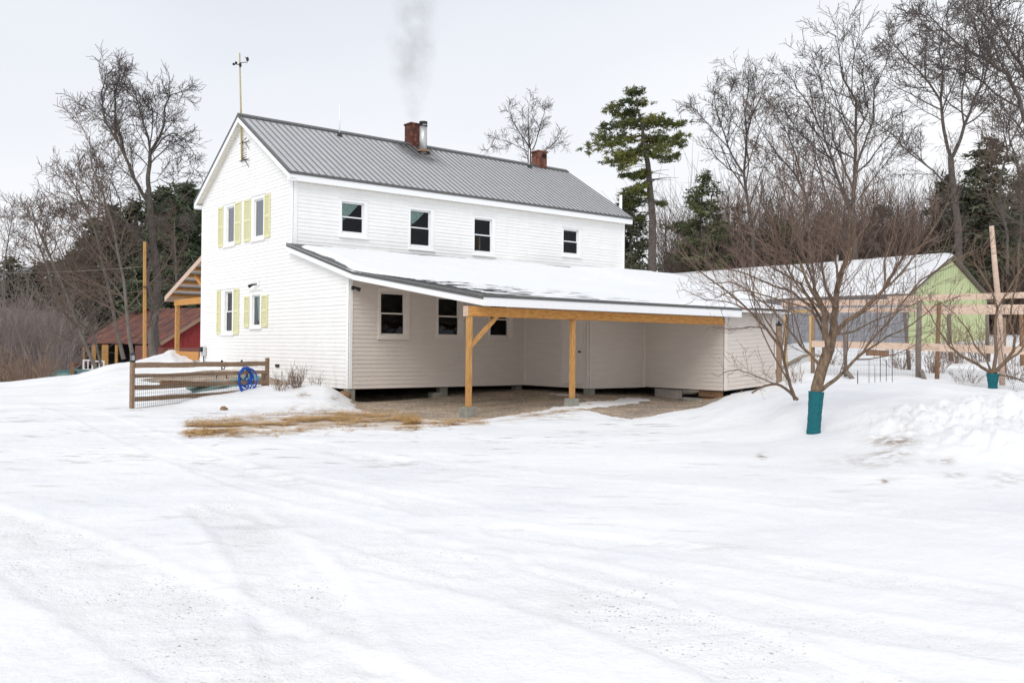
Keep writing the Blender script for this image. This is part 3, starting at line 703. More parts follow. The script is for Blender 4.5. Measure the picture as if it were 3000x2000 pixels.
for q in ((5.20,5.62,4.37,5.70),(3.74,4.20,4.37,5.71),(2.94,3.46,4.37,5.70),(1.52,1.91,4.37,5.69),
          (5.35,5.66,1.45,2.94),(3.83,4.23,1.45,2.93),(2.99,3.36,1.67,2.65),(1.63,2.06,1.67,2.64)): shutter(G, *q)
# gable wall
def g_iv(z):
    hi = W_ if z < RID-SL*(W_-MIDY)-.14 else max(MIDY, MIDY+(RID-.14-z)/SL)
    hi = min(W_, hi)
    if z < 3.02: lo = -p1
    elif z < 3.93: lo = -p1+(z-3.02)/(3.93-3.02)*p1
    else: lo = max(0, MIDY-(RID-.14-z)/SL)
    return min(lo, MIDY), hi
def settle(u): return -.0 
siding(G, 0.0, RID-.14, g_iv, gh).build('wall', M['siding'], house)
lh = []
def prop_wood(fo):
    b = MB(); b.beam((7.03,.45,4.3), (7.02,.45,4.85), .10, .05); b.build('bedpost', M['post'], fo)
for (o, g, cu, inn) in (((1.49,2.44,4.39,5.54),(1.60,2.27,4.56,5.40),dict(bot=4.82,wt=.92,wb=.02,pw=.8),None),
                   ((3.92,4.88,4.20,5.56),(4.02,4.70,4.35,5.41),dict(bot=4.90,wt=.88,wb=.02,pw=.8),None),
                   ((6.44,7.37,4.19,5.52),(6.53,7.19,4.34,5.38),None,prop_wood),
                   ((10.42,11.33,4.42,5.47),(10.51,11.17,4.56,5.36),None,None)):
    h_, _f = window(LW, o, g, 'double', curtain=cu, inner=inn); lh.append(h_)
siding(LW, 3.6, 5.90, lambda z: (0, L_), lh).build('wall', M['siding'], house)
wh = []
for o, g in (((.86,1.85,1.34,2.66),(.98,1.67,1.46,2.52)), ((2.73,3.66,1.36,2.60),(2.83,3.48,1.47,2.46)), ((4.56,5.47,1.37,2.50),(4.66,5.27,1.48,2.38))):
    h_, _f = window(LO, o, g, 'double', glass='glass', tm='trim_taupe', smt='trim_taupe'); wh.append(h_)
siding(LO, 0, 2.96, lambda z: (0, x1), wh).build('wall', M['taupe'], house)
# stepped walls of the ell
WX1 = plane('X', x1); WY2 = plane('Y', -p2); WX2 = plane('X', x2); WY3 = plane('Y', -p3)
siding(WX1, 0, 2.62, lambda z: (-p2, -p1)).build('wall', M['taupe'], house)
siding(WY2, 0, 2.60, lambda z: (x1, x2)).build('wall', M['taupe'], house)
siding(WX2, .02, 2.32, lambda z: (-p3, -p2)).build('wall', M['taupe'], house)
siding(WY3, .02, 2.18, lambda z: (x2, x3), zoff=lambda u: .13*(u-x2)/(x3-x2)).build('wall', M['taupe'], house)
b = MB()   # walls out of sight
b.box((L_-.1, 0, 0), (L_, W_, 5.9)); b.box((.02, W_-.1, 0), (L_-.1, W_, 5.9)); b.box((x3, -p3, .1), (x3+.02, -5.2, 2.4)); b.box((x3+.02, -5.22, 0), (15.3, -5.2, 2.81)); b.box((15.3, -5.22, 0), (15.32, 3, 3.3)); b.box((L_, 2.98, 0), (15.3, 3, 3.3))
b.quad((L_-.05, .05, 5.9), (L_-.05, W_-.05, 5.9), (L_-.05, MIDY, 8.2))
b.build('wall', M['siding'], house)
b = MB(); b.box((.05, -p1+.05, -.02), (x1-.02, -.0, .02)); b.box((.05, 0, -.02), (L_-.1, W_-.1, .02)); b.box((x1+.03, -p2+.04, -.02), (x2+.3, -.02, .02)); b.box((x2+.05, -p3+.04, .0), (x3-.04, -.5, .03)); b.build('floor', M['dark'], house)
b = MB(); b.box((.05, .05, 3.2), (L_-.12, W_-.12, 3.25)); b.box((.05, -p1+.3, 2.78), (x1-.1, -.05, 2.80)); b.build('ceiling', M['dark'], house)
# corner boards
for P, u0, u1, z0, z1 in ((G,-p1,-p1+.10,0,2.96),(LO,.0,.10,0,2.92),(G,W_-.09,W_,0,5.95),(G,0,.10,3.95,5.92),(LW,0,.12,3.97,5.90),(LW,L_-.12,L_,3.9,5.90),
                         (WX1,-p2,-p2+.09,0,2.60),(WX1,-p1-.09,-p1,0,2.6),(WX2,-p3,-p3+.0,0,0),(WY2,x1,x1+.05,0,2.6),(WX2,-p2-.10,-p2,.0,2.5),(WY3,x2-.0,x2+.13,.02,2.16)):
    if u1 > u0:
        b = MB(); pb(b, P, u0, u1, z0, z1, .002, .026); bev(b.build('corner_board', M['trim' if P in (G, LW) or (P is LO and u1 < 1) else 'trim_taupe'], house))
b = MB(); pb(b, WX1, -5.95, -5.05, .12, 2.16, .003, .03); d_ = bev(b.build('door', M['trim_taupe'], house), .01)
b = MB()
b.tube([WX1(-5.86, 1.02, .03), WX1(-5.86, 1.02, .09)], .012, 8); b.tube([WX1(-5.86, 1.02, .085), WX1(-5.86, 1.02, .12)], [.03, .026], 10); b.build('door_knob', M['black'], d_)
b = MB()
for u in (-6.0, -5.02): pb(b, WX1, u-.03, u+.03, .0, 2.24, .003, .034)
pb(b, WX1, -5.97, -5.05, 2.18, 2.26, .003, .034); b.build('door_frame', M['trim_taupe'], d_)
# gable louvre
b = MB(); pb(b, G, 3.20, 3.27, 6.83, 7.62, .003, .04); pb(b, G, 3.73, 3.80, 6.83, 7.62, .003, .04); pb(b, G, 3.27, 3.73, 6.83, 6.88, .003, .04); pb(b, G, 3.27, 3.73, 7.57, 7.62, .003, .04)
for k in range(10):
    z = 6.89+k*.068; b.hexa([G(3.27,z,.04), G(3.73,z,.04), G(3.73,z-.004,.03), G(3.27,z-.004,.03), G(3.27,z+.045,.014), G(3.73,z+.045,.014), G(3.73,z+.04,.006), G(3.27,z+.04,.006)])
vt = b.build('gable_vent', M['trim'], house)
b = MB(); pb(b, G, 3.27, 3.73, 6.88, 7.57, .003, .006); b.build('vent_backing', M['black'], vt)
# main roof
RO, EO = .228, .215
def rz(y): return RID-SL*abs(y-MIDY)
b = MB(); X0, X1 = -RO, L_+RO; YF, YB = -EO, W_+EO
for ya, yb in ((YF, MIDY), (YB, MIDY)):
    b.hexa([(X0,ya,rz(ya)-.03),(X1,ya,rz(ya)-.03),(X1,yb,rz(yb)-.03),(X0,yb,rz(yb)-.03),(X0,ya,rz(ya)),(X1,ya,rz(ya)),(X1,yb,rz(yb)),(X0,yb,rz(yb))])
n = 61
for i in range(n+1):
    x = X0+.04+(X1-X0-.08)*i/n
    for ya in (YF, YB):
        pass
roofo = b.build('roof', M['roof'], house)
b = MB()
for i in range(n+1):
    x = X0+.04+(X1-X0-.08)*i/n
    for ya in (YF, YB): b.beam((x, ya, rz(ya)+.011), (x, MIDY, RID+.011), .022, .04)
b.build('standing_seams', M['seam'], roofo)
b = MB()
b.beam((X0,MIDY-.09,RID-.012),(X1,MIDY-.09,RID-.012),.20,.03,(0,-SL,1)); b.beam((X0,MIDY+.09,RID-.012),(X1,MIDY+.09,RID-.012),.20,.03,(0,SL,1))
for i in range(n): 
    x = X0+.16+(X1-X0-.08)*i/n; b.box((x-.05, MIDY-.2, RID-.11), (x+.05, MIDY-.17, RID-.055))
b.build('ridge_cap', M['roof_dark'], roofo)
b = MB()
b.box((X0, YF-.02, rz(YF)-.075), (X1, YF-.004, rz(YF)+.012))
for x in (X0-.012, X1+.004):
    for ya in (YF, YB): b.hexa([(x,ya,rz(ya)-.075),(x+.008,ya,rz(ya)-.075),(x+.008,MIDY,RID-.075),(x,MIDY,RID-.075),(x,ya,rz(ya)+.02),(x+.008,ya,rz(ya)+.02),(x+.008,MIDY,RID+.02),(x,MIDY,RID+.02)])
b.build('drip_edge', M['roof_dark'], roofo)
b = MB()
ze = rz(YF)
b.box((X0+.02, YF+.0, ze-.26), (X1-.02, YF+.018, ze-.033))
b.box((X0+.02, YB-.018, ze-.26), (X1-.02, YB, ze-.033))
for x in (X0, X1-.018):
    for ya in (YF, YB): b.hexa([(x,ya,rz(ya)-.24),(x+.018,ya,rz(ya)-.24),(x+.018,MIDY,RID-.24),(x,MIDY,RID-.24),(x,ya,rz(ya)-.034),(x+.018,ya,rz(ya)-.034),(x+.018,MIDY,RID-.034),(x,MIDY,RID-.034)])
# boxed eave returns
for y0, y1 in ((YF+.018, .0), (W_, YB-.018)): b.box((X0+.019, min(y0,y1), ze-.25), (-.002, max(y0,y1), ze-.13))
bev(b.build('fascia', M['fascia'], roofo))
b = MB()
b.box((X0+.02, YF+.018, ze-.235), (X1-.02, -.004, ze-.225))
for ya, ys in ((YF, 1), (YB, -1)):
    nseg = 34
    for k in range(nseg):
        t0, t1 = k/nseg, (k+.88)/nseg
        y0 = ya+(MIDY-ya)*t0; y1 = ya+(MIDY-ya)*t1
        b.hexa([(X0+.019,y0,rz(y0)-.20),(-.002,y0,rz(y0)-.20),(-.002,y1,rz(y1)-.20),(X0+.019,y1,rz(y1)-.20),(X0+.019,y0,rz(y0)-.19),(-.002,y0,rz(y0)-.19),(-.002,y1,rz(y1)-.19),(X0+.019,y1,rz(y1)-.19)])
b.build('soffit', M['soffit'], roofo)
b = MB(); zz = 5.87
for i in range(110):    # crimped moulding under the long eave
    x = .15+i*.122; b.box((x, -.05, zz-.035), (x+.07, -.004, zz+.01))
b.box((.02, -.03, zz+.01), (L_, -.004, zz+.03)); b.build('frieze_moulding', M['soffit'], roofo)
# chimneys and flue
def chimney(x0, x1_, y0, y1, zb, zt, mt, hole=False):
    b = MB(); b.box((x0,y0,zb), (x1_,y1,zt-.07)); b.box((x0-.03,y0-.03,zt-.07), (x1_+.03,y1+.03,zt-.005))
    c = bev(b.build('chimney', mt, roofo), .01)
    k = MB(); k.box((x0+.12,y0+.12,zt-.006), (x1_-.12,y1-.12,zt+.0)); k.build('flue_opening', M['dark'], c)
    if hole: k = MB(); k.box((x0+.20,y0-.034,zt-.30),(x1_-.08,y0-.028,zt-.12)); k.build('flue_opening', M['dark'], c)
    return c
chimney(6.13, 6.58, 3.38, 3.82, 8.0, 9.18, M['brick_soot']); chimney(12.14, 12.60, 3.38, 3.80, 8.0, 9.03, M['brick'], True)
b = MB(); fx, fy = 6.39, 2.98
b.tube([(fx,fy,8.0),(fx,fy,9.0)], .135, 18)
fl = b.build('metal_flue', M['galv'], roofo, True)
b = MB(); b.tube([(fx,fy,9.10),(fx,fy,9.15)], [.15,.145], 18); b.tube([(fx,fy,8.98),(fx,fy,9.01)], [.15,.15], 18)
for k in range(8): a = k*math.pi/4; b.tube([(fx+.13*math.cos(a),fy+.13*math.sin(a),8.99),(fx+.13*math.cos(a),fy+.13*math.sin(a),9.12)], .012, 4)
b.build('flue_cap', M['black'], fl)
b = MB(); b.tube([(fx,fy,8.06),(fx,fy,8.16)], [.26,.15], 14); b.build('flue_boot', M['brown_wood'], fl)
for (x, y, z0, z1, nm) in ((3.18,3.22,8.2,9.27,'vent_pipe'),(11.56,3.25,8.22,8.95,'vent_pipe')):
    b = MB(); b.tube([(x,y,z0),(x,y,z1)], .022, 8); q = b.build(nm, M['trim'], roofo, True)
    b = MB(); b.tube([(x,y,z0-.05),(x,y,z0+.10)], [.12,.05], 10); b.build('pipe_boot', M['black'], q)
b = MB(); b.tube([(14.1,.7,0.5),(14.1,.7,7.1)], .06, 10); b.build('vent_stack', M['trim'], house, True)
# lean-to roof (two pitches) over the low rooms and the carport
YE = -9.42; YK = -3.93
def lz(y): return 4.06+(y/YK)*(3.03-4.06) if y > YK else 3.03+(y-YK)/(YE-YK)*(2.215-3.03)
def slab(b, x0, x1_, ya, yb, t, off=0):
    b.hexa([(x0,ya,lz(ya)-t+off),(x1_,ya,lz(ya)-t+off),(x1_,yb,lz(yb)-t+off),(x0,yb,lz(yb)-t+off),(x0,ya,lz(ya)+off),(x1_,ya,lz(ya)+off),(x1_,yb,lz(yb)+off),(x0,yb,lz(yb)+off)])
b = MB(); XR = 8.35
for ya, yb in ((0, YK), (YK, YE)):
    slab(b, -.2, 10.62, ya, yb, .035)
    y = ya
for ya, yb in ((0, YK), (YK, -5.3)): slab(b, 10.62, 15.6, ya, yb, .035)
b.hexa([(L_+.002,0,4.02),(15.6,0,4.02),(15.6,3.1,3.5),(L_+.002,3.1,3.5),(L_+.002,0,4.06),(15.6,0,4.06),(15.6,3.1,3.54),(L_+.002,3.1,3.54)])
y = -.14       # shingle courses as small steps
while y > YE+.05:
    yb = y-.14
    b.hexa([(-.2,yb,lz(yb)+.009),(10.62,yb,lz(yb)+.009),(10.62,y,lz(y)+.001),(-.2,y,lz(y)+.001),(-.2,yb,lz(yb)+.013),(10.62,yb,lz(yb)+.013),(10.62,y,lz(y)+.005),(-.2,y,lz(y)+.005)]); y = yb
lroof = b.build('carport_roof', M['shingle'], house)
b = MB()
for ya, yb in ((.0, YK), (YK, YE)):
    b.hexa([(-.21,ya,lz(ya)-.10),(-.202,ya,lz(ya)-.10),(-.202,yb,lz(yb)-.10),(-.21,yb,lz(yb)-.10),(-.21,ya,lz(ya)+.012),(-.202,ya,lz(ya)+.012),(-.202,yb,lz(yb)+.012),(-.21,yb,lz(yb)+.012)])
b.box((-.21, YE-.012, lz(YE)-.055), (XR+.06, YE-.003, lz(YE)+.012)); b.build('drip_edge', M['roof_dark'], lroof)
b = MB()
for ya, yb in ((.0, YK), (YK, YE)):
    b.hexa([(-.2,ya,lz(ya)-.235),(-.18,ya,lz(ya)-.235),(-.18,yb,lz(yb)-.235),(-.2,yb,lz(yb)-.235),(-.2,ya,lz(ya)-.036),(-.18,ya,lz(ya)-.036),(-.18,yb,lz(yb)-.036),(-.2,yb,lz(yb)-.036)])
b.box((-.18, YE, lz(YE)-.235), (XR+.06, YE+.02, lz(YE)-.036))
x = -.1
while x < XR: b.box((x, YE-.003, lz(YE)-.23), (x+.006, YE+.0, lz(YE)-.05)); x += .10
b.box((XR+.06, YE, lz(YE)-.09), (10.62, YE+.02, lz(YE)-.036)); b.box((XR, -p3+.0, lz(YE)-.2),(XR+.06, YE+.02, lz(YE)-.06))
bev(b.build('fascia', M['fascia'], lroof))
b = MB(); slab(b, -.18, x2, YK, YE+.03, .012, -.22); slab(b, -.18, -.0, 0, YK, .012, -.2); slab(b, .03, x1+2, YK, -p1-.03, .012, -.21); b.build('soffit', M['soffit'], lroof)
# beam, posts, brace, footings
b = MB(); b.hexa([(-.39,-9.14,1.77),(8.10,-9.14,1.77),(8.10,-9.04,1.77),(-.39,-9.04,1.77),(-.39,-9.14,1.975),(7.96,-9.14,1.975),(7.96,-9.04,1.975),(-.39,-9.04,1.975)])
b.hexa([(-.39,-9.03,1.77),(8.05,-9.03,1.77),(8.05,-8.99,1.77),(-.39,-8.99,1.77),(-.39,-9.03,1.975),(8.05,-9.03,1.975),(8.05,-8.99,1.975),(-.39,-8.99,1.975)])
bev(b.build('carport_beam', M['fresh'], house), .008)
b = MB(); b.box((-.402,-9.15,1.765), (-.392,-8.98,1.98)); b.build('beam_end_board', M['pale'], house)
for x, zg in ((-.32, -.13), (2.62, -.03)):
    b = MB(); b.box((x-.053,-9.14,zg), (x+.053,-9.034,1.768)); po = bev(b.build('carport_post', M['post'], house), .008)
    b = MB(); b.hexa([(x-.145,-9.215,zg-.5),(x+.145,-9.215,zg-.5),(x+.145,-8.935,zg-.5),(x-.145,-8.935,zg-.5),(x-.125,-9.195,zg),(x+.125,-9.195,zg),(x+.125,-8.955,zg),(x-.125,-8.955,zg)])
    bev(b.build('footing', M['concrete'], po), .012)
b = MB(); b.beam((-.29,-9.087,1.13), (.43,-9.087,1.80), .075, .085); bev(b.build('brace', M['post'], house), .006)
# piers and rubble under the wall
for x, y, wx, wy, z0, z1 in ((.10,-p1+.12,.22,.22,-.6,-.004),(3.12,-p1+.25,.26,.2,-.6,-.004),(5.85,-p1+.25,.26,.22,-.5,-.004),(x1+.12,-p2+.12,.24,.22,-.6,-.004)):
    b = MB(); b.box((x-wx/2,y-wy/2,z0), (x+wx/2,y+wy/2,z1-.001)); bev(b.build('pier', M['concrete'], house), .01)
b = MB(); b.box((2.72,-p1+.1,-.33),(3.05,-p1+.36,-.16)); bev(b.build('pier', M['concrete'], house), .01)
b = MB(); pb(b, WX2, -7.55, -6.55, -.30, .0, -.16, -.08); pb(b, WX2, -8.42, -7.57, -.45, -.22, -.2, -.1); bev(b.build('foundation_wall', M['canvas'], house), .02)
b = MB(); pb(b, WX2, -9.0, -8.2, -.17, .012, -.10, -.06); b.build('skirt_board', M['brown_wood'], house)
# meter, outlet, lamps
b = MB(); pb(b, G, 6.60, 6.86, .72, 1.05, .02, .13); mt_ = bev(b.build('meter_box', M['galv'], house), .02)
b = MB(); b.tube([G(6.73,.95,.13), G(6.73,.95,.20)], .09, 12); b.tube([G(6.73,.72,.08), G(6.74,.5,.05), G(6.78,.3,.05)], .02, 6); b.build('meter_dial', M['black'], mt_)
b = MB(); pb(b, G, .78, 1.0, .47, .56, .016, .06); bev(b.build('outdoor_socket', M['black'], house), .01)
b = MB(); pb(b, G, 2.28, 2.46, 2.94, 3.14, .016, .035); lf = b.build('wall_lamp', M['trim'], house)
b = MB(); b.tube([G(2.42,3.0,.03), G(2.5,2.98,.14), G(2.62,2.93,.2)], [.02,.03,.055], 8); b.build('lamp_head', M['black'], lf)
b = MB(); b.box((.0,-p1-.12,2.60),(.1,-p1-.03,2.68)); b.build('floodlight', M['galv'], house)
fl_ = house.children[-1] if False else [o for o in bpy.data.objects if o.name.startswith('floodlight')][-1]
for k, (dx, dz) in enumerate(((-.06,.02),(.13,-.02))):
    b = MB(); b.tube([(.05+dx*.4,-p1-.10,2.64),(.05+dx,-p1-.22,2.60+dz)], [.03,.055], 10); b.build('lamp_head', M['black'], fl_)
# rear porch seen past the left corner
b = MB(); P0 = onX(497,872,.15); 
py_e = P0[1]
b.hexa([(.0,py_e,2.90),(5,py_e,2.90),(5,W_,4.18),(.0,W_,4.18),(.0,py_e,2.95),(5,py_e,2.95),(5,W_,4.23),(.0,W_,4.23)]); pr = b.build('porch_roof', M['galv'], house)
b = MB(); b.hexa([(-.03,py_e,2.76),(.0-.002,py_e,2.76),(-.002,W_,4.04),(-.03,W_,4.04),(-.03,py_e,2.94),(-.002,py_e,2.94),(-.002,W_,4.22),(-.03,W_,4.22)]); b.box((-.03,py_e-.0,2.74),(4.9,py_e+.03,2.92)); b.build('fascia', M['pale'], pr)
b = MB()
for k in range(6):
    t = (k+.5)/6; y = py_e+(W_-py_e)*t; b.box((.02, y-.05, 2.90+1.28*t-.10), (4.8, y+.05, 2.90+1.28*t-.012))
b.beam((.25,W_+.2,3.0),(.25,W_+1.3,3.6),.1,.12); b.build('rafter', M['fresh'], pr)
b = MB(); b.box((.2, W_+.01, 2.58),(.34, py_e-.35, 2.80)); b.build('porch_beam', M['fresh'], house)
b = MB(); b.box((.2, py_e-.60, -.4),(.34, py_e-.46, 2.579)); b.build('porch_post', M['post'], house)
b = MB(); b.box((-.05, W_+.15, .56),(.0, py_e-.45, .86)); b.box((-.05, py_e-.62, .3),(.0, py_e-.5, .92)); b.build('porch_rail', M['fresh'], house)
b = MB(); q0 = onX(571,752,.6); b.hexa([(.3,W_+.02,4.55),(1.6,W_+.02,4.55),(1.6,W_+.7,4.42),(.3,W_+.7,4.42),(.3,W_+.02,5.3),(1.6,W_+.02,5.3),(1.6,W_+.45,4.7),(.3,W_+.45,4.7)]); b.build('dormer_cheek', M['soffit'], house)

# snow lying on the lean-to roof
def roof_snow():
    xs = np.arange(-.24, 15.7, .055); ys = np.arange(.02, YE-.06, -.055); X, Y = np.meshgrid(xs, ys)
    rzv = np.where(Y > YK, 4.06+(Y/YK)*(3.03-4.06), 3.03+(Y-YK)/(YE-YK)*(2.215-3.03))
    t = .10+fbm(X*.5, Y*.5, 5)*.10+fbm(X*2, Y*2, 6)*.05
    right = sstep(9.5, 12, X); t = t+.14*right
    edge = X+.2                                  # distance from the rake
    t = t-.18*sstep(.42, .12, edge+fbm(Y*1.1, X*.4, 8)*.5+.10)
    # thin, patchy snow with shingles showing near the low left part of the edge
    ed2 = edge+fbm(X*.9, Y*.9, 12)*.6
    zone = sstep(4.6, .2, ed2)*sstep(-3.0, -4.6, Y)
    course = np.floor((Y+.14)/.14); ph = vnoise(X*3.0, course*3.7, 77)
    zone = sstep(7.6, 5.5, ed2)*sstep(-3.6, -6.2, Y-ed2*-.15); thr = np.interp(ed2, [.35, .6, 1.5, 3.0, 4.6, 7.5], [1.0, .62, .52, .44, .34, .05]); t = t*(1-zone)+zone*np.clip((ph-thr)*.10, -.03, .006) - .02*sstep(.4,.2,ed2)*sstep(-2.2,-4,Y)
    t = t*(.35+.65*sstep(.1, 1.3, -Y))-.20*sstep(.55, .15, (-Y)+fbm(X*.8, Y*0+3, 15)*1.3)*sstep(13.4, 13.0, X)          # melted strip along the house wall
    # lip at the front eave with ragged drips
    fe = (Y-YE)
    t = t*sstep(.02, .34, fe+.04+.1*sstep(7.6, 9.2, X))-.04*sstep(.14, .04, fe+fbm(X*3.2, Y*0, 18)*.10)*sstep(9.2, 7.6, X)
    bad = (X > 10.62) & (Y < -5.25)
    b = MB(); Z = rzv+.014+np.where(t > .22, .22+(t-.22)*.4, t)
    far = (X > 10.5)*sstep(-4.75, -5.3, Y)+sstep(15.1, 15.6, X); far = np.clip(far+(Y < -5.2)*sstep(10.3, 10.62, X), 0, 1)
    Z = Z*(1-far)+(rzv-.01)*far; Z = np.maximum(Z, rzv-.02)
    n = len(xs); b.v = np.stack([X, Y, Z], -1).reshape(-1,3).tolist()
    for a in range(len(ys)-1):
        for c in range(n-1):
            if bad[a,c] or bad[a+1,c+1]: continue
            b.f.append((a*n+c, (a+1)*n+c, (a+1)*n+c+1, a*n+c+1))
    o = b.build('roof_snow', M['snowlump'], loc=(0,0,2.2), smooth=True); tag(o, kind='stuff', label='thick white snow lying on the carport roof', cat='snow')
    pass
roof_snow()

# weather mast on the gable
pm = onX(709,470,-.06); pt = onX(702,156,-.10)
mast = thing('weather_mast', 'tall yellowish pole with weather vane and cups fixed to the gable peak', 'mast', pm)
b = MB(); b.tube([pm, pm.lerp(pt,.5), pt], [.035,.028,.022], 8); b.build('pole', M['yellow_pole'], mast, True)
def mp_(px, py): q = onX(px, py, -.12); return q
b = MB(); b.tube([mp_(705,184), mp_(724,183), mp_(726,178)], .012, 5); b.tube([mp_(718,168), mp_(727,176)], [.012,.02], 5); q = mp_(725,173); b.tube([q+Vector((0,0,-.05)), q+Vector((0,0,.05))], [.05,.03], 8); b.build('wind_vane', M['black'], mast)
b = MB(); b.tube([mp_(704,190), mp_(683,188)], .012, 5)
for k in range(3):
    a = k*2.1; c = mp_(692,188)+Vector((math.cos(a)*.11, math.sin(a)*.11, 0)); b.tube([mp_(692,188), c], .008, 4); b.tube([c+Vector((0,-.03,0)), c+Vector((0,.03,0))], [.045,.02], 8)
b.tube([mp_(704,196), mp_(704,186)], .04, 8); b.build('wind_cups', M['black'], mast)
b = MB()
for (u, z) in ((7.55,0),(6.98,0)):
    c = Vector((-.06, 3.70, u)); b.tube([c+Vector((0,.12,.02)), c+Vector((0,-.62,-.02))], .014, 5); b.tube([c, c+Vector((.05,-.3,.14))], .012, 5); b.tube([c+Vector((0,-.3,0)), c+Vector((0,-.62,-.26))], .011, 5)
b.build('bracket', M['black'], mast)

# chimney smoke
def smoke():
    b = MB(); c = Vector((6.38, 3.6, 12.0)); S = Vector((1.35, 1.0, 3.2)); n, m_ = 24, 16
    for j in range(m_+1):
        for i in range(n): th = math.pi*j/m_; ph = 2*math.pi*i/n; b.v.append((c[0]+S[0]*math.sin(th)*math.cos(ph), c[1]+S[1]*math.sin(th)*math.sin(ph), c[2]+S[2]*math.cos(th)))
    for j in range(m_):
        for i in range(n): b.f.append((j*n+i, (j+1)*n+i, (j+1)*n+(i+1)%n, j*n+(i+1)%n))
    m2 = bpy.data.materials.new('wood_smoke'); m2.use_nodes = True; t = m2.node_tree; t.nodes.clear(); L = t.links.new
    o = N(t, 'ShaderNodeOutputMaterial'); v = N(t, 'ShaderNodeVolumePrincipled'); v.inputs['Color'].default_value = (.93,.92,.90,1); v.inputs['Anisotropy'].default_value = .2
    tcn = N(t, 'ShaderNodeTexCoord'); mpn = N(t, 'ShaderNodeMapping'); mpn.inputs['Scale'].default_value = (1/S[0], 1/S[1], 1/S[2]); L(tcn.outputs['Object'], mpn.inputs[0])
    ln = N(t, 'ShaderNodeVectorMath', operation='LENGTH'); 
    wn = N(t, 'ShaderNodeTexNoise'); wn.inputs['Scale'].default_value = .8; wn.inputs['Detail'].default_value = 2; L(tcn.outputs['Object'], wn.inputs[0])
    sb = N(t, 'ShaderNodeVectorMath', operation='SUBTRACT'); sb.inputs[1].default_value = (.5,.5,.5); L(wn.outputs['Color'], sb.inputs[0])
    ml = N(t, 'ShaderNodeVectorMath', operation='MULTIPLY'); ml.inputs[1].default_value = (1.3,1.3,.2); L(sb.outputs[0], ml.inputs[0])
    av = N(t, 'ShaderNodeVectorMath', operation='ADD'); sz = N(t, 'ShaderNodeSeparateXYZ'); L(mpn.outputs[0], sz.inputs[0]); wz = N(t, 'ShaderNodeMapRange'); wz.inputs[1].default_value = -.85; wz.inputs[2].default_value = .1; wz.inputs[3].default_value = .3; wz.inputs[4].default_value = .9; L(sz.outputs[2], wz.inputs[0])
    dx = N(t, 'ShaderNodeMath', operation='DIVIDE'); L(sz.outputs[0], dx.inputs[0]); L(wz.outputs[0], dx.inputs[1]); dy = N(t, 'ShaderNodeMath', operation='DIVIDE'); L(sz.outputs[1], dy.inputs[0]); L(wz.outputs[0], dy.inputs[1])
    zf = N(t, 'ShaderNodeMath', operation='MULTIPLY'); zf.inputs[1].default_value = .72; L(sz.outputs[2], zf.inputs[0]); cb = N(t, 'ShaderNodeCombineXYZ'); L(dx.outputs[0], cb.inputs[0]); L(dy.outputs[0], cb.inputs[1]); L(zf.outputs[0], cb.inputs[2])
    L(cb.outputs[0], av.inputs[0]); L(ml.outputs[0], av.inputs[1]); L(av.outputs[0], ln.inputs[0])
    f = N(t, 'ShaderNodeMapRange'); f.inputs[1].default_value = .95; f.inputs[2].default_value = .25; f.inputs[3].default_value = 0; f.inputs[4].default_value = 1; L(ln.outputs['Value'], f.inputs[0])
    f0 = N(t, 'ShaderNodeMapRange'); f0.inputs[1].default_value = 1; f0.inputs[2].default_value = .86; L(mpn.outputs[0], f0.inputs[0])
    l0 = N(t, 'ShaderNodeVectorMath', operation='LENGTH'); L(mpn.outputs[0], l0.inputs[0]); L(l0.outputs['Value'], f0.inputs[0])
    nn = N(t, 'ShaderNodeTexNoise'); nn.inputs['Scale'].default_value = 1.7; nn.inputs['Detail'].default_value = 5; nn.inputs['Roughness'].default_value = .6; L(tcn.outputs['Object'], nn.inputs[0])
    r = N(t, 'ShaderNodeMapRange'); r.inputs[1].default_value = .34; r.inputs[2].default_value = .66; L(nn.outputs[0], r.inputs[0])
    a = N(t, 'ShaderNodeMath', operation='MULTIPLY'); bz = N(t, 'ShaderNodeMapRange'); bz.inputs[1].default_value = -.98; bz.inputs[2].default_value = -.55; bz.inputs[3].default_value = 1.3; bz.inputs[4].default_value = 0; L(sz.outputs[2], bz.inputs[0]); ab = N(t, 'ShaderNodeMath', operation='ADD'); L(r.outputs[0], ab.inputs[0]); L(bz.outputs[0], ab.inputs[1]); L(f.outputs[0], a.inputs[0]); L(ab.outputs[0], a.inputs[1])
    a2 = N(t, 'ShaderNodeMath', operation='MULTIPLY'); L(a.outputs[0], a2.inputs[0]); L(f0.outputs[0], a2.inputs[1])
    a3 = N(t, 'ShaderNodeMath', operation='MULTIPLY'); a3.inputs[1].default_value = .8; L(a2.outputs[0], a3.inputs[0]); L(a3.outputs[0], v.inputs['Density'])
    L(v.outputs[0], o.inputs['Volume'])
    s_ = b.build('smoke', m2, loc=c, smooth=True); tag(s_, 'pale wood smoke drifting up from the sooty brick chimney', 'smoke', kind='stuff')
smoke()

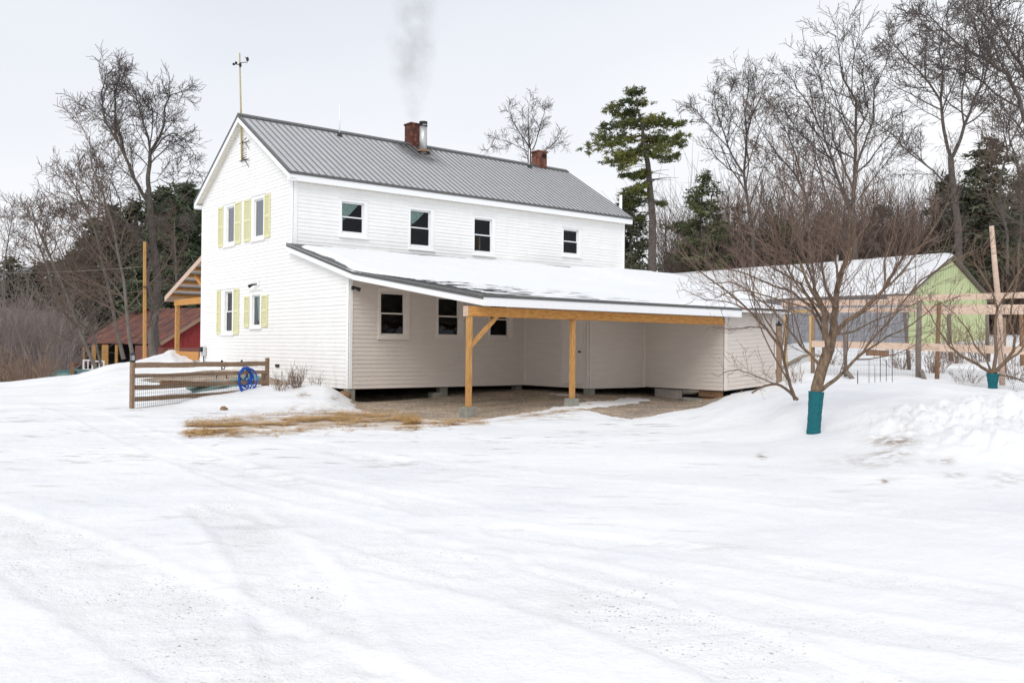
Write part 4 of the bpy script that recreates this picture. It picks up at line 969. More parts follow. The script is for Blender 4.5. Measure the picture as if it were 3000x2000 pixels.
# ------------------------------------------------------------------ yard fence on the left
fa, fb = at(388, 1062, 20.0), at(783, 1057, 23.3)
FD = (fb-fa); FD.z = 0; FD.normalize(); FN = Vector((-FD.y, FD.x, 0))
fence = thing('rail_fence', 'brown wooden rail fence with wire mesh beside the gable wall', 'fence', (fa.x, fa.y, H(fa.x, fa.y)))
for p, zt in ((fa, .735), (fb, .80)):
    b = MB(); b.beam((p.x,p.y,H(p.x,p.y)-.3), (p.x,p.y,zt), .085, .085, FD); bev(b.build('fence_post', M['fence'], fence), .008)
p = fb+FD*.10+FN*.22; b = MB(); b.beam((p.x,p.y,H(p.x,p.y)-.3),(p.x,p.y,.42),.1,.1,FD); bev(b.build('fence_post', M['brown_wood'], fence), .008)
for k, (yl, yr, hl) in enumerate(((1070,1065,.115),(1101.5,1089,.085),(1135.5,1117,.095),(1169,1146,.10))):
    A = at(388, yl, 20.0); B = at(783, yr, 23.3); A2 = A+FD*.05-FN*.03; B2 = B-FD*.05-FN*.03
    b = MB(); n = 12; pts = [A2.lerp(B2, i/n) for i in range(n+1)]
    for i in range(n): pts[i] = pts[i]+Vector((0,0,math.sin(i*1.3+k)*.006))
    for i in range(n): b.beam(pts[i], pts[i+1], .035, hl*(1+.05*math.sin(i*2.1+k)))
    b.build('rail', M['fence'] if k else M['fence'], fence)
b = MB(); nv, nh = 76, 9
At, Bt = at(392, 1101, 20.0)-FN*.055, at(779, 1089, 23.3)-FN*.055; Ab, Bb = at(392, 1196, 20.0)-FN*.055, at(779, 1146, 23.3)-FN*.055
for i in range(nv+1): b.tube([Ab.lerp(Bb, i/nv), At.lerp(Bt, i/nv)], .0032, 3)
for j in range(nh+1): b.tube([Ab.lerp(At, j/nh), Bb.lerp(Bt, j/nh)], .0032, 3)
b.build('wire_mesh', M['wire'], fence)
# hose coil hanging on a hook
hc = at(703, 1112, 22.7)-FN*.12
hose = thing('garden_hose', 'blue garden hose coiled on a hook on the wooden fence', 'hose', hc)
b = MB()
for k in range(13):
    pts = []; rr = .12+.012*k+rng.uniform(-.02,.02); cz = -.02-rng.uniform(0,.05); ov = 1.12+rng.uniform(-.08,.22); ph = rng.uniform(-.1,.1)
    for i in range(33):
        a = 2*math.pi*i/32; u = rr*math.sin(a)*(1+.12*math.sin(2*a+k)); v = .33-rr*ov*(1-math.cos(a))+ .02*math.sin(3*a+k)
        pts.append(hc+FD*(u+ph*.2)+Vector((0,0,v+cz))-FN*(.012*k+.02*math.sin(a*2+k)))
    b.tube(pts, .0125, 6, cap=False)
b.build('hose_coil', M['hose'], hose, True)
def hook(name, px, dpt, big):
    t = thing(name, 'empty black plant hanger hooked over the fence rail' if big else 'small black hook holding the blue hose on the rail', 'hook', at(px, 1062, dpt)-FN*.05)
    o = at(px, 1058, dpt)-FN*.06; b = MB(); b.box((o.x-.02,o.y-.02,o.z-.02),(o.x+.02,o.y+.02,o.z+.03)); b.tube([o, o+Vector((0,0,-.2 if big else -.12))], .016, 6)
    if big:
        c = o+Vector((0,0,-.19)); b.tube([c, c-FN*.10+Vector((0,0,.01)), c-FN*.1+Vector((0,0,.08))], .012, 5)
        b.tube([c+FD*(.16*math.cos(a))+Vector((0,0,-.22+.14*math.sin(a))) for a in [math.pi*i/10 for i in range(11)]], .014, 5)
    b.build('hanger', M['black'], t)
hook('fence_hook', 645, 22.1, True); hook('fence_hook', 703, 22.65, False)
la = at(388, 1060, 20.0); lan = thing('lantern', 'small black and glass solar lantern standing on the left fence post', 'lantern', la)
b = MB(); b.box(la+Vector((-.05,-.05,0)), la+Vector((.05,.05,.035))); b.box(la+Vector((-.055,-.055,.15)), la+Vector((.055,.055,.17))); b.tube([la+Vector((0,0,.17)), la+Vector((0,0,.20))], [.04,.01], 8)
for sx in (-1,1):
    for sy in (-1,1): b.beam(la+Vector((sx*.042,sy*.042,.03)), la+Vector((sx*.042,sy*.042,.155)), .01, .01)
b.build('lantern_frame', M['black'], lan)
b = MB(); b.box(la+Vector((-.037,-.037,.036)), la+Vector((.037,.037,.149))); b.build('lantern_glass', M['silver'], lan)
# raised beds / boards in the fenced garden
def board(name, label, cat, a, bb, w_, h_, m_, group=None):
    t = MB(); t.beam(a, bb, w_, h_); c = (Vector(a)+Vector(bb))/2; o = t.build(name, m_, loc=c); bev(o, .006); tag(o, label, cat, group); return o
board('garden_board', 'long brown board edging the bed behind the rail fence', 'board', at(470,1120,22.6), at(650,1126,24.2), .06, .12, M['brown_wood'])
board('garden_board', 'low mossy board in the fenced garden, behind the porch post', 'board', at(480,1132,21.6), at(660,1122,23.6), .2, .08, M['fence'])
for k, (xa, ya, xb, yb, d1, lb) in enumerate(((572,1152,668,1130,22.4,'pale teal board lying on the snow behind the fence mesh'),(640,1146,772,1110,23.2,'dark teal board slanting behind the blue hose'))):
    A, B = at(xa,ya,d1), at(xb,yb,d1+.9); t = MB(); q = FN*.35+Vector((0,0,.10)); t.hexa([A, B, B+q, A+q, A+Vector((0,0,.03)), B+Vector((0,0,.03)), B+q+Vector((0,0,.03)), A+q+Vector((0,0,.03))])
    o = t.build('painted_board', M['tealboard'], loc=A, ); tag(o, lb, 'board')
def rock(name, label, c, s, m_='rock', cat='rock', seed=1, group=None, sq=(1,1,.7)):
    b = MB(); n, k = 10, 6; r0 = random.Random(seed)
    for j in range(k+1):
        for i in range(n):
            th = math.pi*j/k; ph = 2*math.pi*i/n; q = s*(.8+.4*float(vnoise(i*.7+seed, j*.9+seed, seed))) if 0 < j < k else s*.85
            b.v.append((c[0]+q*sq[0]*math.sin(th)*math.cos(ph), c[1]+q*sq[1]*math.sin(th)*math.sin(ph), c[2]+q*sq[2]*math.cos(th)))
    for j in range(k):
        for i in range(n): b.f.append((j*n+i, (j+1)*n+i, (j+1)*n+(i+1)%n, j*n+(i+1)%n))
    return tag(b.build(name, M[m_], loc=c, smooth=True), label, cat, group)
rock('rock', 'small tan stone sitting alone on the snow in front of the fence', ground(658, 19.7)+Vector((0,0,.04)), .085, seed=3)
rock('rock', 'orange tan clod in the hollow beside the corner pier', at(1009, 1158, 23.6), .16, seed=5, sq=(1.2,1,.8))
def shrub(name, label, c, h, spread, n, m_='dried', group=None, thick=.006, kids=3, curve=.25, cat='shrub'):
    b = MB()
    for k in range(n):
        a = rng.uniform(0, 6.28); r0 = rng.uniform(0, spread*.45); p = Vector(c)+Vector((math.cos(a)*r0, math.sin(a)*r0, -.05))
        d = Vector((math.cos(a)*rng.uniform(0, spread)/h, math.sin(a)*rng.uniform(0, spread)/h, 1)).normalized(); L = h*rng.uniform(.5, 1.05); pts = [p]
        for i in range(4): d = (d+rvec()*curve*.5).normalized(); pts.append(pts[-1]+d*L/4)
        b.tube(pts, [thick*(1-.18*i) for i in range(5)], 3, cap=False)
        for j in range(kids):
            i = rng.choice((1,2,3)); e_ = (d+rvec()*.8).normalized(); b.tube([pts[i], pts[i]+e_*L*.25, pts[i]+e_*L*.25+Vector((0,0,L*.12))], [thick*.7,thick*.6,thick*.4], 3, cap=False)
    o = b.build(name, M[m_], loc=c); return tag(o, label, cat, group)
shrub('dry_shrub', 'leafless reddish shrub poking from the snow against the gable wall', ground(868, 23.0), .70, .45, 34, 'dried', thick=.007)
shrub('dry_shrub', 'sparse bare shrub in the snow just right of the fence end', ground(828, 22.6), .55, .35, 20, 'dried', thick=.006)
shrub('dry_shrub', 'thin dry stems in the snow near the front corner of the gable wall', ground(930, 23.4), .42, .3, 12, 'dried', thick=.005)
# straw scattered on the snow
b = MB(); P = np.array([(540,1266),(700,1252),(850,1240),(1000,1229),(1120,1230),(1230,1240)], float); P2 = np.array([(1180,1243),(1300,1245),(1400,1240),(1500,1230),(1600,1219),(1730,1202)], float)
for k in range(11000):
    PP, th = (P, 17) if rng.random() < .84 else (P2, 6)
    px = rng.uniform(PP[0,0], PP[-1,0]); py = np.interp(px, PP[:,0], PP[:,1])+rng.gauss(0, th*.95)
    q = onZ(px, py, -.31); q = Vector((q[0], q[1], H(q[0], q[1])+.035+rng.uniform(-.02,.03)))
    if float(vnoise(q.x*1.3+5, q.y*2.6, 91))*.6+float(vnoise(q.x*4+5, q.y*6, 93))*.4 < .47: continue
    a = rng.gauss(.1, 1.1)+YAW-1.57; L = rng.uniform(.05, .15); d = Vector((math.cos(a), math.sin(a), rng.gauss(0,.06)))*L; sd = Vector((-d.y, d.x, 0)).normalized()*.0065
    b.quad(q-d-sd, q+d-sd, q+d+sd, q-d+sd)
o = b.build('straw', M['straw'], loc=onZ(900,1240,-.3)); tag(o, 'loose golden straw scattered on the snow by the carport', 'straw', kind='stuff')

# ------------------------------------------------------------------ clutter beneath the ell
def block(name, label, cat, px0, py0, px1, py1, x, dx, m_, bevw=.02):
    A, B = onX(px0, py0, x), onX(px1, py1, x); b = MB(); b.box((x, A.y, A.z), (x+dx, B.y, B.z)); o = b.build(name, M[m_], loc=((x+dx/2), (A.y+B.y)/2, min(A.z, B.z))); bev(o, bevw); return tag(o, label, cat)
block('stone_block', 'squared grey granite block sitting on the gravel under the ell', 'stone', 2003,1166,2053,1191, x2-.35,.3,'concrete',.03)
block('stone_block', 'smaller brownish stone block just right of the granite block', 'stone', 2056,1166,2084,1180, x2-.28,.22,'brown_wood',.03)
A, B = onX(1862,1163,x2-.9), onX(1998,1176,x2-.35)
b = MB(); b.hexa([A+Vector((0,0,-.12)), B+Vector((0,0,-.10)), B+Vector((.3,0,-.1)), A+Vector((.3,0,-.12)), A, B, B+Vector((.3,0,0)), A+Vector((.3,0,0))]); tag(bev(b.build('stone_slab', M['canvas'], loc=A), .03), 'long tapering grey stone slab lying on the gravel under the ell', 'stone')
rr = random.Random(5)
for k in range(9):
    c = onX(2040+rr.uniform(0,95), 1186+rr.uniform(-6,6), x2-.15-rr.random()*.2); rock('rubble_stone', 'dark rubble stone heaped under the outer corner of the ell', c, .05+rr.random()*.05, 'rock' if k % 2 else 'concrete', 'stone', seed=20+k, group='rubble stones under the ell')
c = onY(2148,1166,-p3+.3); b = MB(); rock('plastic_sack', 'shiny black plastic sack pushed under the end wall of the ell', (c.x, c.y, c.z-.02), .30, 'tarp', 'sack', seed=41, sq=(.75,.6,.75))
c = onY(2250,1158,-p3-.45); rock('canvas_sheet', 'pale grey canvas sheet heaped against the base of the ell', (c.x, c.y, c.z-.06), .52, 'canvas', 'sheet', seed=47, sq=(1.15,.6,.55))
board('prop_stick', 'short wooden stake leaning under the end wall of the ell', 'stake', onY(2172,1143,-p3+.02), onY(2174,1175,-p3-.05), .035, .035, M['brown_wood'])

# ------------------------------------------------------------------ timber pole, barn, truck on the left
q = at(424, 1044, 37); tp = thing('timber_pole', 'orange square timber pole standing before the rusty roofed barn', 'pole', (q.x, q.y, H(q.x,q.y)))
t_ = at(424, 708, 37); b = MB(); b.beam(q+Vector((0,0,-.6)), t_, .12, .12, (1,0,0), taper=.75); b.build('pole', M['post'], tp)
b = MB(); c = at(424, 840, 36.9); b.box(c+Vector((-.09,-.09,-.012)), c+Vector((.09,.09,.012))); b.build('band', M['black'], tp)
def cable(name, label, pts, sag, r=.012):
    b = MB(); A, B = pts; n = 18; b.tube([A.lerp(B, i/n)-Vector((0,0,sag*4*(i/n)*(1-i/n))) for i in range(n+1)], r, 4); o = b.build(name, M['grey_wood'], loc=A); tag(o, label, 'cable')
cable('overhead_cable', 'pale overhead cable running left from the orange timber pole', (at(424,780,37), at(-300,775,52)), .35)
cable('overhead_cable', 'dark slack cable crossing the brush far to the left', (at(-200,842,50), at(420,852,60)), .4, .02)
E1, E2, Rr, Rl = at(236,1006,72), at(470,1007,66), at(640,901,68), at(384,906,76)
barn = thing('barn', 'old red barn with rusty sheet metal roof beyond the snow bank', 'barn', (E2.x, E2.y, -2.2))
b = MB()
def slabpoly(b, P, t=.12):
    P = [Vector(p) for p in P]; n = (P[1]-P[0]).cross(P[2]-P[0]).normalized()
    if n.z < 0: n = -n
    b.hexa([p-n*t for p in P]+P)
nk = 14
for k in range(nk):
    a0, a1 = k/nk, (k+1)/nk; o_ = Vector((0,0,.03 if k % 2 else 0))
    slabpoly(b, [E1.lerp(E2,a0)+o_, E1.lerp(E2,a1)+o_, Rl.lerp(Rr,a1)+o_, Rl.lerp(Rr,a0)+o_], .06)
BE1 = Rl+(Rl-E1); BE2 = Rr+(Rr-E2); BE1.z = E1.z; BE2.z = E2.z
slabpoly(b, [Rl, Rr, BE2, BE1], .08); b.build('roof', M['rust'], barn)
b = MB()
ins = (E1-E2).normalized()*.4
e2, r2, be2 = E2+ins-Vector((0,0,.12)), Rr+ins-Vector((0,0,.12)), BE2+ins-Vector((0,0,.12)); zb = -2.2; zm = e2.z-.15
b.quad(e2, r2, be2, Vector((be2.x,be2.y,zm)), Vector((e2.x,e2.y,zm))); b.build('gable_wall', M['red'], barn)
b = MB(); b.quad(Vector((e2.x,e2.y,zm)), Vector((be2.x,be2.y,zm)), Vector((be2.x,be2.y,zb)), Vector((e2.x,e2.y,zb)));
e1, be1 = E1-ins, BE1-ins
b.quad((be1.x,be1.y,zm),(be1.x,be1.y,zb),(be2.x,be2.y,zb),(be2.x,be2.y,zm+.1)); b.build('lower_wall', M['red_old'], barn)
b = MB(); b.beam(E2+Vector((0,0,-.02)), Rr+Vector((0,0,-.02)), .08, .22); b.build('rake_board', M['fence'], barn)
dpt = (BE1-E1).normalized()*1.6
b = MB(); b.quad((e1.x+dpt.x,e1.y+dpt.y,zb),(e2.x+dpt.x,e2.y+dpt.y,zb),(e2.x+dpt.x,e2.y+dpt.y,zm+.4),(e1.x+dpt.x,e1.y+dpt.y,zm+.4)); b.build('back_wall', M['dark'], barn)
for (xa, xb) in ((243,250),(271,284),(302,322),(342,350)):
    f0, f1 = (xa-236)/234, (xb-236)/234; A = E1.lerp(E2, f0); B = E1.lerp(E2, f1); b = MB(); b.hexa([(A.x,A.y,zb),(B.x,B.y,zb),(B.x+.1,B.y+.15,zb),(A.x+.1,A.y+.15,zb),(A.x,A.y,E1.z-.08),(B.x,B.y,E1.z-.08),(B.x+.1,B.y+.15,E1.z-.08),(A.x+.1,A.y+.15,E1.z-.08)]); b.build('door_panel', M['post'], barn)
for (xa, xb) in ((400,470),):
    f0, f1 = (xa-236)/234, 1; A = E1.lerp(E2, f0); B = E1.lerp(E2, f1)+ins; b = MB(); b.hexa([(A.x,A.y,zb),(B.x,B.y,zb),(B.x+.1,B.y+.15,zb),(A.x+.1,A.y+.15,zb),(A.x,A.y,E1.z-.1),(B.x,B.y,E1.z-.1),(B.x+.1,B.y+.15,E1.z-.1),(A.x+.1,A.y+.15,E1.z-.1)]); b.build('lower_wall', M['red_old'], barn)
# small truck half hidden past the crest of the drive
tc0 = ground(205, 47); tc0.z = at(200,1083,47).z-1.62; tr = thing('parked_truck', 'small teal truck mostly hidden behind the snowy crest of the drive', 'truck', tc0)
ax = Vector((HR[0], HR[1], 0)); ay = Vector((HF[0], HF[1], 0))
def tb(prof, y0, y1, b):
    n = len(prof); i = len(b.v)
    for y in (y0, y1):
        for (u, z) in prof: q = tc0+ax*u+ay*y+Vector((0,0,z)); b.v.append(tuple(q))
    b.f.append(tuple(i+k for k in range(n))); b.f.append(tuple(i+n+k for k in range(n))[::-1])
    for k in range(n): b.f.append((i+k, i+(k+1)%n, i+n+(k+1)%n, i+n+k))
b = MB(); tb([(-2.2,.45),(2.3,.45),(2.3,1.0),(.9,1.02),(.75,1.55),(-.25,1.6),(-.85,1.05),(-2.15,.92)], -.85, .85, b); bd = bev(b.build('body', M['car'], tr), .05)
b = MB(); tb([(-.80,1.06),(-.27,1.55),(-.22,1.55),(-.72,1.06)], -.70, .70, b); tb([(-.6,1.1),(.62,1.1),(.55,1.48),(-.2,1.5)], -.86, -.855, b); b.build('windscreen', M['tealboard'], tr)
for u in (-1.4, 1.5):
    for y in (-.8, .8):
        b = MB(); q = tc0+ax*u+ay*y+Vector((0,0,.36)); b.tube([q-ay*.11, q+ay*.11], .36, 16); b.build('wheel', M['black'], tr)
board('gate_post', 'dark wooden post beside the half hidden teal truck', 'post', at(212,1104,46), at(212,1061,46), .16, .16, M['brown_wood'])
for k, (x, y0, y1, lb) in enumerate(((257,1053,1084,'white window sash propped left of the leaning trunk near the barn'),(290,1056,1082,'white window sash propped right of the leaning trunk near the barn'))):
    c = at(x, y1, 50); w2, hh = .28, (y1-y0)*50/F; t = MB()
    for u0,u1,z0,z1 in ((-w2,-w2+.07,0,hh),(w2-.07,w2,0,hh),(-w2+.07,w2-.07,0,.07),(-w2+.07,w2-.07,hh-.07,hh),(-.02,.02,.07,hh-.07)): t.hexa([c+ax*u0+Vector((0,0,z0)), c+ax*u1+Vector((0,0,z0)), c+ax*u1+ay*.06+Vector((0,0,z0)), c+ax*u0+ay*.06+Vector((0,0,z0)), c+ax*u0+Vector((0,0,z1)), c+ax*u1+Vector((0,0,z1)), c+ax*u1+ay*.06+Vector((0,0,z1)), c+ax*u0+ay*.06+Vector((0,0,z1))])
    tag(t.build('window_sash', M['sash'], loc=c), lb, 'window sash')
A, B = at(205,1073,53), at(248,1067,53); shed = thing('lean_to', 'low open shelter with a rusty and snowy top beyond the teal truck', 'shelter', (A.x, A.y, A.z-1.5))
b = MB(); b.hexa([A, B, B+ay*1.6, A+ay*1.6, A+Vector((0,0,.1)), B+Vector((0,0,.1)), B+ay*1.6+Vector((0,0,.25)), A+ay*1.6+Vector((0,0,.25))]); b.build('roof', M['rust'], shed)
for q in (A+ax*.1, B-ax*.1, A+ax*.1+ay*1.4, B-ax*.1+ay*1.4): b = MB(); b.beam(q-Vector((0,0,1.5)), q+Vector((0,0,.02)), .1, .1); b.build('post', M['brown_wood'], shed)

# ------------------------------------------------------------------ green-gabled outbuilding behind the garden
GD = 45.0
ap = at(2784, 752, GD); gl = at(2664, 868, GD-.2); X_ = ap.x; bw = 4.1; bl = 19.5
zr_, zeav = ap.z, at(2672, 868, GD).z; zg = 1.2; xc = ap.x; yb0 = ap.y
xl = onY(2662, 900, yb0).x; xr = 2*xc-xl
ob = thing('outbuilding', 'long low outbuilding with pale green gable wall and snowy roof', 'shed', (xc, yb0, zg))
b = MB(); b.quad((xl,yb0,zg-.6),(xr,yb0,zg-.6),(xr,yb0,zeav),(xc,yb0,zr_-.12),(xl,yb0,zeav)); 
x = xl
while x < xr-.01:
    zt = zeav+(zr_-.12-zeav)*(1-abs(x-xc)/(xc-xl)); b.box((x, yb0-.02, zg-.6), (x+.022, yb0-.002, zt)); x += .25
b.build('gable_wall', M['green'], ob)
b = MB(); b.box((xl, yb0+.02, zg-.6), (xl+.1, yb0+bl, zeav)); b.box((xr-.1, yb0+.02, zg-.6), (xr, yb0+bl, zeav)); b.box((xl+.1, yb0+bl-.1, zg-.6), (xr-.1, yb0+bl, zeav))
y = yb0+.1
while y < yb0+bl: b.box((xl-.02, y, zg-.6), (xl-.002, y+.02, zeav)); y += .3
b.build('side_wall', M['grey_board'], ob)
b = MB(); oh = .25; s2 = (zr_-zeav)/(xc-xl)
for sg in (-1, 1):
    xe = xc+sg*(xc-xl+oh); zE = zeav-s2*oh
    b.hexa([(xe,yb0-.22,zE),(xc,yb0-.22,zr_),(xc,yb0+bl+.2,zr_),(xe,yb0+bl+.2,zE),(xe,yb0-.22,zE+.06),(xc,yb0-.22,zr_+.06),(xc,yb0+bl+.2,zr_+.06),(xe,yb0+bl+.2,zE+.06)])
rf_ = b.build('roof', M['grey_wood'], ob)
b = MB(); nx, ny = 22, 90; i0 = 0
for a in range(nx+1):
    for c in range(ny+1):
        u = -1+2*a/nx; y = yb0-.18+(bl+.3)*c/ny; x = xc+u*(xc-xl+oh*.9); z = zr_+.06-s2*abs(x-xc)
        th = .17+float(fbm(x*.8, y*.4, 7))*.14; th *= min(1, (1-abs(u))*9+.15); th = th*min(1, c*.5+.3)
        if abs(u) < .1: th -= .03
        b.v.append((x, y, z+th))
for a in range(nx):
    for c in range(ny): b.f.append((a*(ny+1)+c, (a+1)*(ny+1)+c, (a+1)*(ny+1)+c+1, a*(ny+1)+c+1))
b.build('snow_cover', M['snowlump'], rf_, True)
b = MB(); q = onX(2378,868,xl+1.2); 
b = MB()
for px, y in ((2453,760),(2290,790)):
    q = at(px, y, 53); b.tube([q-Vector((0,0,.6)), q+Vector((0,0,.25))], .07, 8)
b.build('vent_pipe', M['galv'], rf_, True)

# ------------------------------------------------------------------ garden fence, pergola rails and posts on the right
gf = thing('garden_fence', 'tall garden fence of mismatched posts and pale rails with fine mesh', 'fence', ground(2690, 24))
def gpost(x0, y0, x1_, y1, d, w_, m_): 
    b = MB(); A, B = at(x0,y0,d), at(x1_,y1,d); A.z -= .15; b.tube([A, A.lerp(B,.5)+rvec()*.015, B], [w_*.54, w_*.5, w_*.46], 7); b.build('fence_post', M[m_], gf, True)
for a in ((2478,1105,2473,922,23.8,.09,'grey_wood'),(2666,1092,2650,915,25.5,.10,'grey_wood'),(2690,1125,2694,880,23.0,.13,'grey_wood'),(2745,1122,2752,884,23.0,.105,'brown_wood'),(2788,1075,2780,912,27.5,.13,'grey_wood'),(2896,1058,2892,922,27.5,.11,'grey_wood'),(2944,1098,2942,930,24.5,.10,'fence'),(2996,1082,2992,915,26.5,.12,'brown_wood'),(2415,1090,2412,930,24.6,.08,'grey_wood'),(2381,1094,2383,925,24.4,.10,'fence')): gpost(*a)
def grail(x0, y0, d0, x1_, y1, d1, w_, h_, m_): b = MB(); bev_ = b.beam(at(x0,y0,d0), at(x1_,y1,d1), w_, h_); b.build('rail', M[m_], gf)
grail(2378,1007,24.3,2700,1016,23.1,.045,.17,'pale'); grail(2700,1016,23.1,3080,1030,22.0,.045,.19,'pale')
grail(2290,889,26.5,2692,884,25.2,.05,.16,'pale'); grail(2384,909,25.3,2692,907,24.8,.05,.13,'pale'); grail(2692,907,23.2,3080,906,22.3,.05,.24,'pale'); grail(2600,876,25.8,3080,862,24.4,.05,.16,'pale')
b = MB()
A0, B0 = at(2384,1120,24.4), at(2700,1128,23.1); A1, B1 = at(2384,925,24.4), at(2700,905,23.1)
for i in range(75): b.tube([A0.lerp(B0,i/74), A1.lerp(B1,i/74)], .0022, 3)
for j in range(16): b.tube([A0.lerp(A1,j/15), B0.lerp(B1,j/15)], .0022, 3)
A0, B0 = at(2840,1150,20.5), at(3060,1195,18.0); A1, B1 = at(2760,1078,22.5), at(3060,1096,18.0)
for i in range(50): b.tube([A0.lerp(B0,i/49), A1.lerp(B1,i/49)], .0022, 3)
for j in range(14): b.tube([A0.lerp(A1,j/13), B0.lerp(B1,j/13)], .0022, 3)
b.build('wire_mesh', M['wire'], gf)
board('diagonal_strut', 'grey plank strut leaning at the foot of the thick fence post', 'plank', at(2698,1083,22.9), at(2716,1130,22.6), .10, .05, M['grey_wood'])
board('diagonal_strut', 'dark plank lying askew at the foot of the narrow fence post', 'plank', at(2470,1075,23.7), at(2500,1112,23.3), .12, .05, M['grey_wood'])
gfr = thing('garden_gate', 'pale timber gate frame standing at the left end of the garden fence', 'gate', at(2300,1090,26.5))
for (xa,ya,xb,yb_,w_) in ((2302,1080,2300,902,.08),(2375,1095,2374,918,.06)): b = MB(); b.beam(at(xa,ya,26.5), at(xb,yb_,26.5), w_, w_, FD); b.build('jamb', M['yellow_wood'], gfr)
b = MB(); b.beam(at(2300,912,26.5), at(2376,911,26.5), .06, .09); b.build('lintel', M['yellow_wood'], gfr)
b = MB()
for i in range(22): b.tube([at(2304+i*3.3,1085,26.5), at(2304+i*3.3,914,26.5)], .0025, 3)
for j in range(40): b.tube([at(2304,914+j*4.3,26.5), at(2373,914+j*4.3,26.5)], .0025, 3)
b.build('wire_mesh', M['wire'], gfr)
q = at(2283,1128,24.6); lp = thing('lamp_post', 'short light wood post with a small black lamp cap by the ell corner', 'post', q)
b = MB(); b.beam(q-Vector((0,0,.4)), at(2282,955,24.6), .125, .125, FD); bev(b.build('post', M['fence'], lp), .01)
b = MB(); c = at(2282,955,24.6); b.box(c+Vector((-.06,-.06,0)), c+Vector((.06,.06,.07))); b.tube([c+Vector((0,0,.07)), c+Vector((0,0,.14))], [.05,.02], 8); b.build('lamp_cap', M['black'], lp)
q = at(2938,1100,21); pl_ = thing('leaning_pole', 'tall weathered pale pole leaning left above the second fruit tree', 'pole', q)
b = MB(); b.tube([q-Vector((0,0,.4)), at(2927,900,21), at(2915,780,21), at(2905,662,21)], [.065,.062,.058,.05], 9); b.build('pole', M['pale'], pl_, True)
b = MB(); c = at(2905,662,21); b.tube([c, c+Vector((0,0,.05))], .05, 6); b.tube([c+Vector((0,0,.03)), c+Vector((HR[0],HR[1],0))*.12+Vector((0,0,.03))], .018, 5); b.build('pole_cap', M['black'], pl_)
sg = 'thin metal stakes in the snowy garden'
for k, (x, y0, y1) in enumerate(((2513,1085,1122),(2546,1052,1128),(2563,1070,1130),(2579,1040,1128),(2597,1055,1128),(2614,1020,1128))):
    A, B = at(x,y1,21.5), at(x,y0,21.5); b = MB(); b.tube([A-Vector((0,0,.1)), A.lerp(B,.5)+rvec()*.004, B], .007 if k else .01, 5); tag(b.build('garden_stake', M['black'], loc=A), 'thin dark metal stake upright in the snow before the garden fence', 'stake', sg)
board('log', 'brown log half buried in the snow behind the pale rail', 'log', at(2540,1032,30), at(2600,1036,30), .22, .2, M['brown_wood'])
for k, (px, d, h, n, lb) in enumerate(((2735,24.5,.95,46,'reddish bramble canes clumped behind the thick fence post'),(2640,25.5,.8,30,'sparse berry canes in the snow left of the thick fence post'),(2800,27,1.2,44,'dense brown canes before the green wall, right of the red brown post'),(2870,27.5,1.3,40,'dry canes with seed heads beneath the pale rail near the leaning pole'),(2430,26,.6,16,'wispy dry stems beside the snow mound by the gate'),(2835,22,.5,14,'low twiggy sprigs in the snow left of the second teal wrapped tree'),(2975,23,.9,26,'dry canes at the far right beyond the second fruit tree'),(2330,23.5,.55,16,'thin bare stems standing before the snow mound at the gate'))):
    shrub('berry_canes', lb, ground(px, d), h, .6, n, 'dried', thick=.007, cat='canes')

